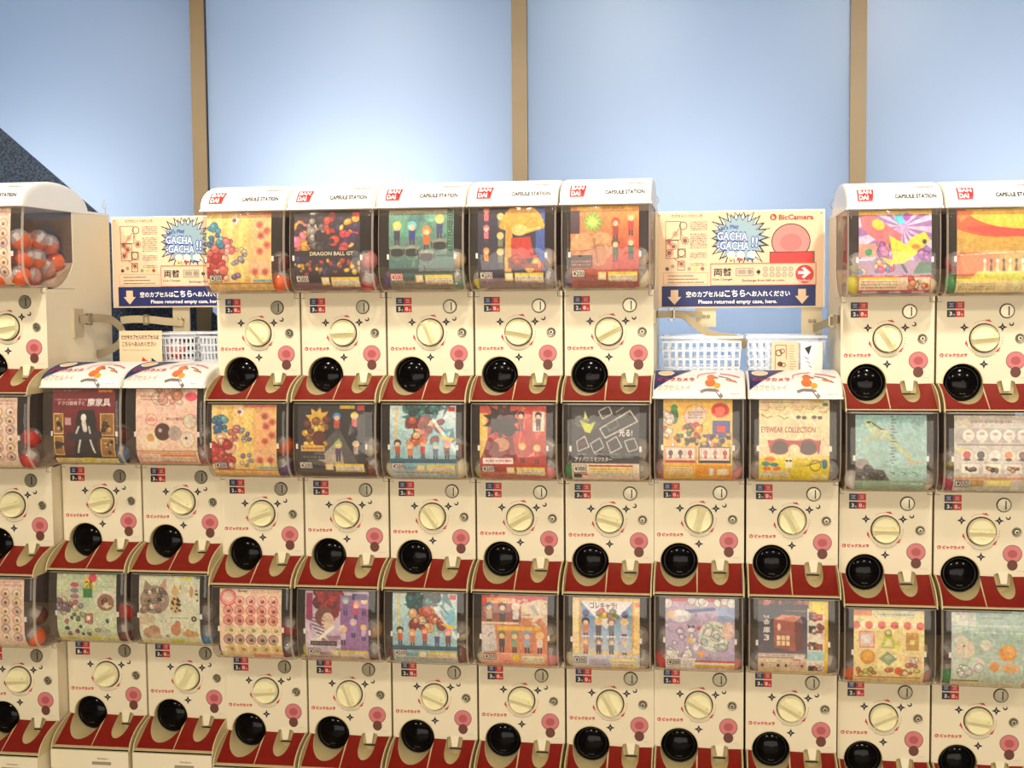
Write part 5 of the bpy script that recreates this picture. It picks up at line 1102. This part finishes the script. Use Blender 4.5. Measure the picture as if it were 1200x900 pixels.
def strap(pts, w_, label, buckle=None, wd=(0, 0, 1)):
    b = MB().use(M['strap']); P = [Vector(p) for p in pts]
    # smooth path
    Q = []
    for i in range(len(P) - 1):
        p0, p1, p2, p3 = P[max(i - 1, 0)], P[i], P[i + 1], P[min(i + 2, len(P) - 1)]
        for k in range(6):
            t = k / 6; Q.append(0.5 * ((2 * p1) + (p2 - p0) * t + (2 * p0 - 5 * p1 + 4 * p2 - p3) * t * t + (3 * p1 - p0 - 3 * p2 + p3) * t ** 3))
    Q.append(P[-1])
    rows = []
    for i, q in enumerate(Q):
        d = (Q[min(i + 1, len(Q) - 1)] - Q[max(i - 1, 0)]).normalized()
        side = (Vector(wd) - d * d.dot(Vector(wd)))
        side = side.normalized() if side.length > .2 else Vector((0, 1, 0)).cross(d).normalized()
        nrm = d.cross(side).normalized() * 0.0013; hs = side * w_ / 2
        rows.append([q + hs + nrm, q - hs + nrm, q - hs - nrm, q + hs - nrm, q + hs + nrm])
    b.grid(rows)
    o = mk('lashing_strap', b.mesh('lashing_strap', True, 40)); tag(o, label, 'strap', 'lashing straps')
    if buckle:
        bb = MB().use(M['steel'])
        for bx, by, bz in buckle:
            for dx in (-0.009, 0.006): bb.box(bx + dx, bx + dx + 0.003, by - 0.006, by + 0.005, bz - 0.017, bz + 0.017)
            for dz in (-0.017, 0.014): bb.box(bx - 0.009, bx + 0.009, by - 0.006, by + 0.005, bz + dz, bz + dz + 0.003)
        mk('buckle', bb.mesh('buckle'), o)
sx4 = BANK[4][0] + 0.1225
b = MB().use(M['bracket']).box(sx4 - .001, sx4 + 0.006, 0.105, 0.165, 1.585, 1.672)
tag(mk('strap_bracket', b.mesh('strap_bracket')), 'beige metal plate on the side of the top left end machine', 'bracket')
strap([(sx4 + .008, .135, 1.640), (sx4 + .012, .19, 1.640), (sx4 + .016, .25, 1.642), (sx4 + .022, .32, 1.635), (sx4 + .034, .37, 1.600), (sx4 + .028, .36, 1.560), (sx4 + .010, .30, 1.535), (sx4 + .006, .25, 1.530)], .024, 'beige strap with buckle looping down from the side of the top left machine', [(sx4 + .012, .19, 1.640)])
strap([(sx4 + .020, .39, 1.632), (-0.56, .398, 1.636), (-0.50, .402, 1.634), (-0.45, .405, 1.628), (-0.395, .410, 1.624)], .024, 'beige strap pulled straight below the left sign board', [(-0.515, .400, 1.634)])
strap([(-0.600, .385, 1.620), (-0.585, .37, 1.600), (-0.555, .365, 1.582), (-0.52, .37, 1.578)], .018, 'short loose strap tail hanging over the printed notice')
xr = 4 * .25 + .1225
tag(mk('strap_bracket', MB().use(M['bracket']).box(xr - .001, xr + .004, .03, .10, 1.62, 1.66).mesh('strap_bracket')), 'small beige plate on the right side of the middle bank', 'bracket')
strap([(xr + .006, .08, 1.645), (1.165, .20, 1.643), (1.20, .28, 1.636), (1.245, .31, 1.600), (1.29, .31, 1.580), (1.335, .30, 1.574), (1.365, .28, 1.566), (1.378, .27, 1.545)], .020, 'beige strap with buckle sagging below the right sign towards the baskets', [(1.165, .205, 1.643)])
strap([(1.165, .22, 1.646), (1.21, .36, 1.642), (1.25, .41, 1.638)], .018, 'beige strap pulled to the plate under the right sign')
xl3 = BANK[3][0] - .1225
tag(mk('strap_bracket', MB().use(M['bracket']).box(xl3 - .005, xl3 + .001, -.01, .05, 1.575, 1.665).mesh('strap_bracket')), 'beige metal plate on the left side of the rightmost bank', 'bracket')
strap([(xl3 - .008, .02, 1.630), (xl3 - .020, .12, 1.622), (xl3 - .028, .26, 1.610), (1.580, .40, 1.596)], .022, 'short beige strap between the right sign plate and rightmost bank', [(xl3 - .018, .10, 1.624)])

# ------------------------------------------------------------------ wire hooks on the rear corners
def hook(x, y, z, sgn, label):
    c = bpy.data.curves.new('wire_hook', 'CURVE'); c.dimensions = '3D'; c.bevel_depth = 0.0011; c.bevel_resolution = 1
    sp = c.splines.new('POLY'); P = [(0, 0, 0), (0, 0, .020), (.001 * sgn, 0, .045), (.006 * sgn, 0, .036), (.009 * sgn, 0, .026), (.004 * sgn, 0, .016), (0, 0, .014)]
    sp.points.add(len(P) - 1)
    for q, p in zip(sp.points, P): q.co = (*p, 1)
    c.materials.append(M['steel']); ob = bpy.data.objects.new('tmp', c)
    me = bpy.data.meshes.new_from_object(ob); bpy.data.objects.remove(ob)
    o = mk('wire_hook', me, loc=(x, y, z)); tag(o, label, 'hook')
hook(1.116, .30, Z0 + 0.3495, 1, 'thin wire hook at the top right corner of the middle bank')
hook(xl3 + .003, .30, Z0 + BANK[3][2] + 0.3495, -1, 'thin wire hook at the top left corner of the rightmost bank')
hook(-0.625, .36, Z0 + BANK[4][2] + 0.3495, -1, 'thin wire hook on the rear of the top left machine')

# ------------------------------------------------------------------ baskets on the low banks
def basket(x0, x1, y0, y1, z, h, label, flare=.008, mtl=None, contents=None):
    root = empty('plastic_basket', ((x0 + x1) / 2, (y0 + y1) / 2, z)); tag(root, label, 'basket', 'plastic baskets on the low banks')
    hx, hy = (x1 - x0) / 2, (y1 - y0) / 2; m = mtl or M['basket']
    def pt(side, t, v):   # t 0..1 along side, v 0..1 height
        f = -flare * (1 - v); X, Y = hx + f, hy + f
        return {'f': (-X + 2 * X * t, -Y, v * h), 'b': (-X + 2 * X * t, Y, v * h), 'l': (-X, -Y + 2 * Y * t, v * h), 'r': (X, -Y + 2 * Y * t, v * h)}[side]
    for side in 'fblr':
        b = MB().use(m); n = 11 if side in 'fb' else 9; nv = 5
        nin = {'f': (0, 1, 0), 'b': (0, -1, 0), 'l': (1, 0, 0), 'r': (-1, 0, 0)}[side]
        def quad(t0, t1, v0, v1):
            A = [pt(side, t0, v0), pt(side, t1, v0), pt(side, t1, v1), pt(side, t0, v1)]
            B = [(p[0] + nin[0] * .002, p[1] + nin[1] * .002, p[2]) for p in A]
            b.add(A + B, [(0, 1, 2, 3), (7, 6, 5, 4), (0, 4, 5, 1), (1, 5, 6, 2), (2, 6, 7, 3), (3, 7, 4, 0)])
        for i in range(n + 1): t = i / n; quad(max(0, t - .018), min(1, t + .018), .03, .88)
        for j in range(nv + 1): v = .03 + .85 * j / nv; quad(0, 1, max(0, v - .022), min(1, v + .022))
        mk('basket_side', b.mesh('basket_side'), root)
    b = MB().use(m); rim = .004
    for a in ((-hx - rim, hx + rim, -hy - rim, -hy + .002), (-hx - rim, hx + rim, hy - .002, hy + rim), (-hx - rim, -hx + .002, -hy, hy), (hx - .002, hx + rim, -hy, hy)): b.box(*a, h * .95, h)
    mk('basket_rim', b.mesh('basket_rim'), root)
    mk('basket_floor', MB().use(m).box(-hx + flare, hx - flare, -hy + flare, hy - flare, 0, .002).mesh('basket_floor'), root)
    return root
zb2 = Z0 - H + BANK[2][2] + 0.3495; zb0 = Z0 - H + BANK[0][2] + 0.3495
basket(1.135, 1.365, .215, .405, zb2, .145, 'empty clear plastic basket on the left half of the right low bank')
basket(1.380, 1.600, .215, .405, zb2, .145, 'clear plastic basket with paper cards fixed on its front')
basket(-0.440, -0.285, .235, .405, zb0, .136, 'clear basket with orange items behind the blush card machine')
basket(-0.270, -0.140, .225, .385, zb0, .138, 'white perforated basket beside the middle bank, rightmost on the left')
# orange capsules in the left basket
for i, (dx, dy, dz) in enumerate(((-.045, -.035, .031), (.02, -.03, .031), (-.012, -.02, .082))):
    capsule((-0.3625 + dx, .32 + dy, zb0 + .0015 + dz), 'coral', 'coral toy capsule %s the clear basket behind the left sign' % ('at left in', 'at right in', 'on top in')[i], 'capsules in the left basket')

def notice(x0, x1, z0, z1, y, label, kind):
    root = empty('paper_notice', ((x0 + x1) / 2, y, z0)); tag(root, label, 'notice')
    hx, h = (x1 - x0) / 2, z1 - z0
    mk('sheet', MB().use(M['paper']).box(-hx, hx, 0, .0015, 0, h).mesh('sheet'), root)
    F = lambda d: (lambda x, z, o: (x, -d, z)); b = MB()
    if kind == 0:
        b.use(M['ink']); put_text(b, 'ただ今カプセルのカプセルは', -hx * .9, hx * .86, h - .027, h - .012, F(.0006), bold=.02); put_text(b, 'こちらへお入れください', -hx * .86, hx * .74, h - .048, h - .033, F(.0006), bold=.02)
        b.use(M['greyink']); put_text(b, 'Please return empty case, here.', -hx * .86, hx * .45, h - .063, h - .055, F(.0006))
        b.use(M['redink']).plate([(hx * .02, h - .10), (hx * .08, h - .080), (hx * .45, h - .10)], F(.0007), 0); b.use(M['blueink']).plate([(hx * .48, h - .10), (hx * .5, h - .082), (hx * .85, h - .10)], F(.0007), 0)
    else:
        rr = random.Random(4)
        b.use(M['brown'])
        for (x, z, r) in ((-.45, .74, .26), (-.2, .78, .2), (-.35, .48, .2), (-.1, .46, .18), (-.32, .28, .2), (.0, .26, .2)): ring_pts(b, x * hx, z * h, r * hx * .7, r * hx, 0, 2 * PI, F(.0006), 0, 14)
        b.plate(circ(-.35 * hx, .48 * h, .14 * hx, 10), F(.0006), 0); b.plate(circ(0, .26 * h, .14 * hx, 10), F(.0006), 0); b.plate(circ(-.05 * hx, .10 * h, .12 * hx, 10), F(.0006), 0)
        b.use(M['redink'])
        for a in ((-.7, .92, -.7, .2), (-.7, .92, .1, .92), (.1, .92, .1, .6), (-.7, .2, -.05, .12)): line_xz(b, a[0] * hx, a[1] * h, a[2] * hx, a[3] * h, .0016, F(.0007), 0)
        b.use(M['greyink'])
        for k in range(13): line_xz(b, .32 * hx, (.9 - k * .06) * h, (.32 + rr.uniform(.3, .55)) * hx, (.9 - k * .06) * h, .0015, F(.0006), 0)
    mk('notice_print', b.mesh('notice_print'), root)
notice(-0.5175, -0.3800, zb0, zb0 + .143, .205, 'printed paper notice standing behind the crimson card machine', 0)
notice(1.4475, 1.5230, zb2 + .006, zb2 + .128, .206, 'pink instruction sheet on the front of the right clear basket', 1)
def clear_sheet():
    b = MB().use(M['white']).box(1.530, 1.590, .206, .2075, zb2 + .006, zb2 + .126)
    b.use(M['ink']).plate([(1.540, zb2 + .110), (1.560, zb2 + .118), (1.552, zb2 + .090)], lambda x, z, o: (x, .2055, z), 0)
    for k in range(4): line_xz(b, 1.540 + .006 * k, zb2 + .085 - .012 * k, 1.552 + .004 * k, zb2 + .078 - .012 * k, .002, lambda x, z, o: (x, .2055, z), 0)
    tag(mk('paper_notice', b.mesh('paper_notice')), 'white sheet with black scribble on the right clear basket', 'notice')
clear_sheet()
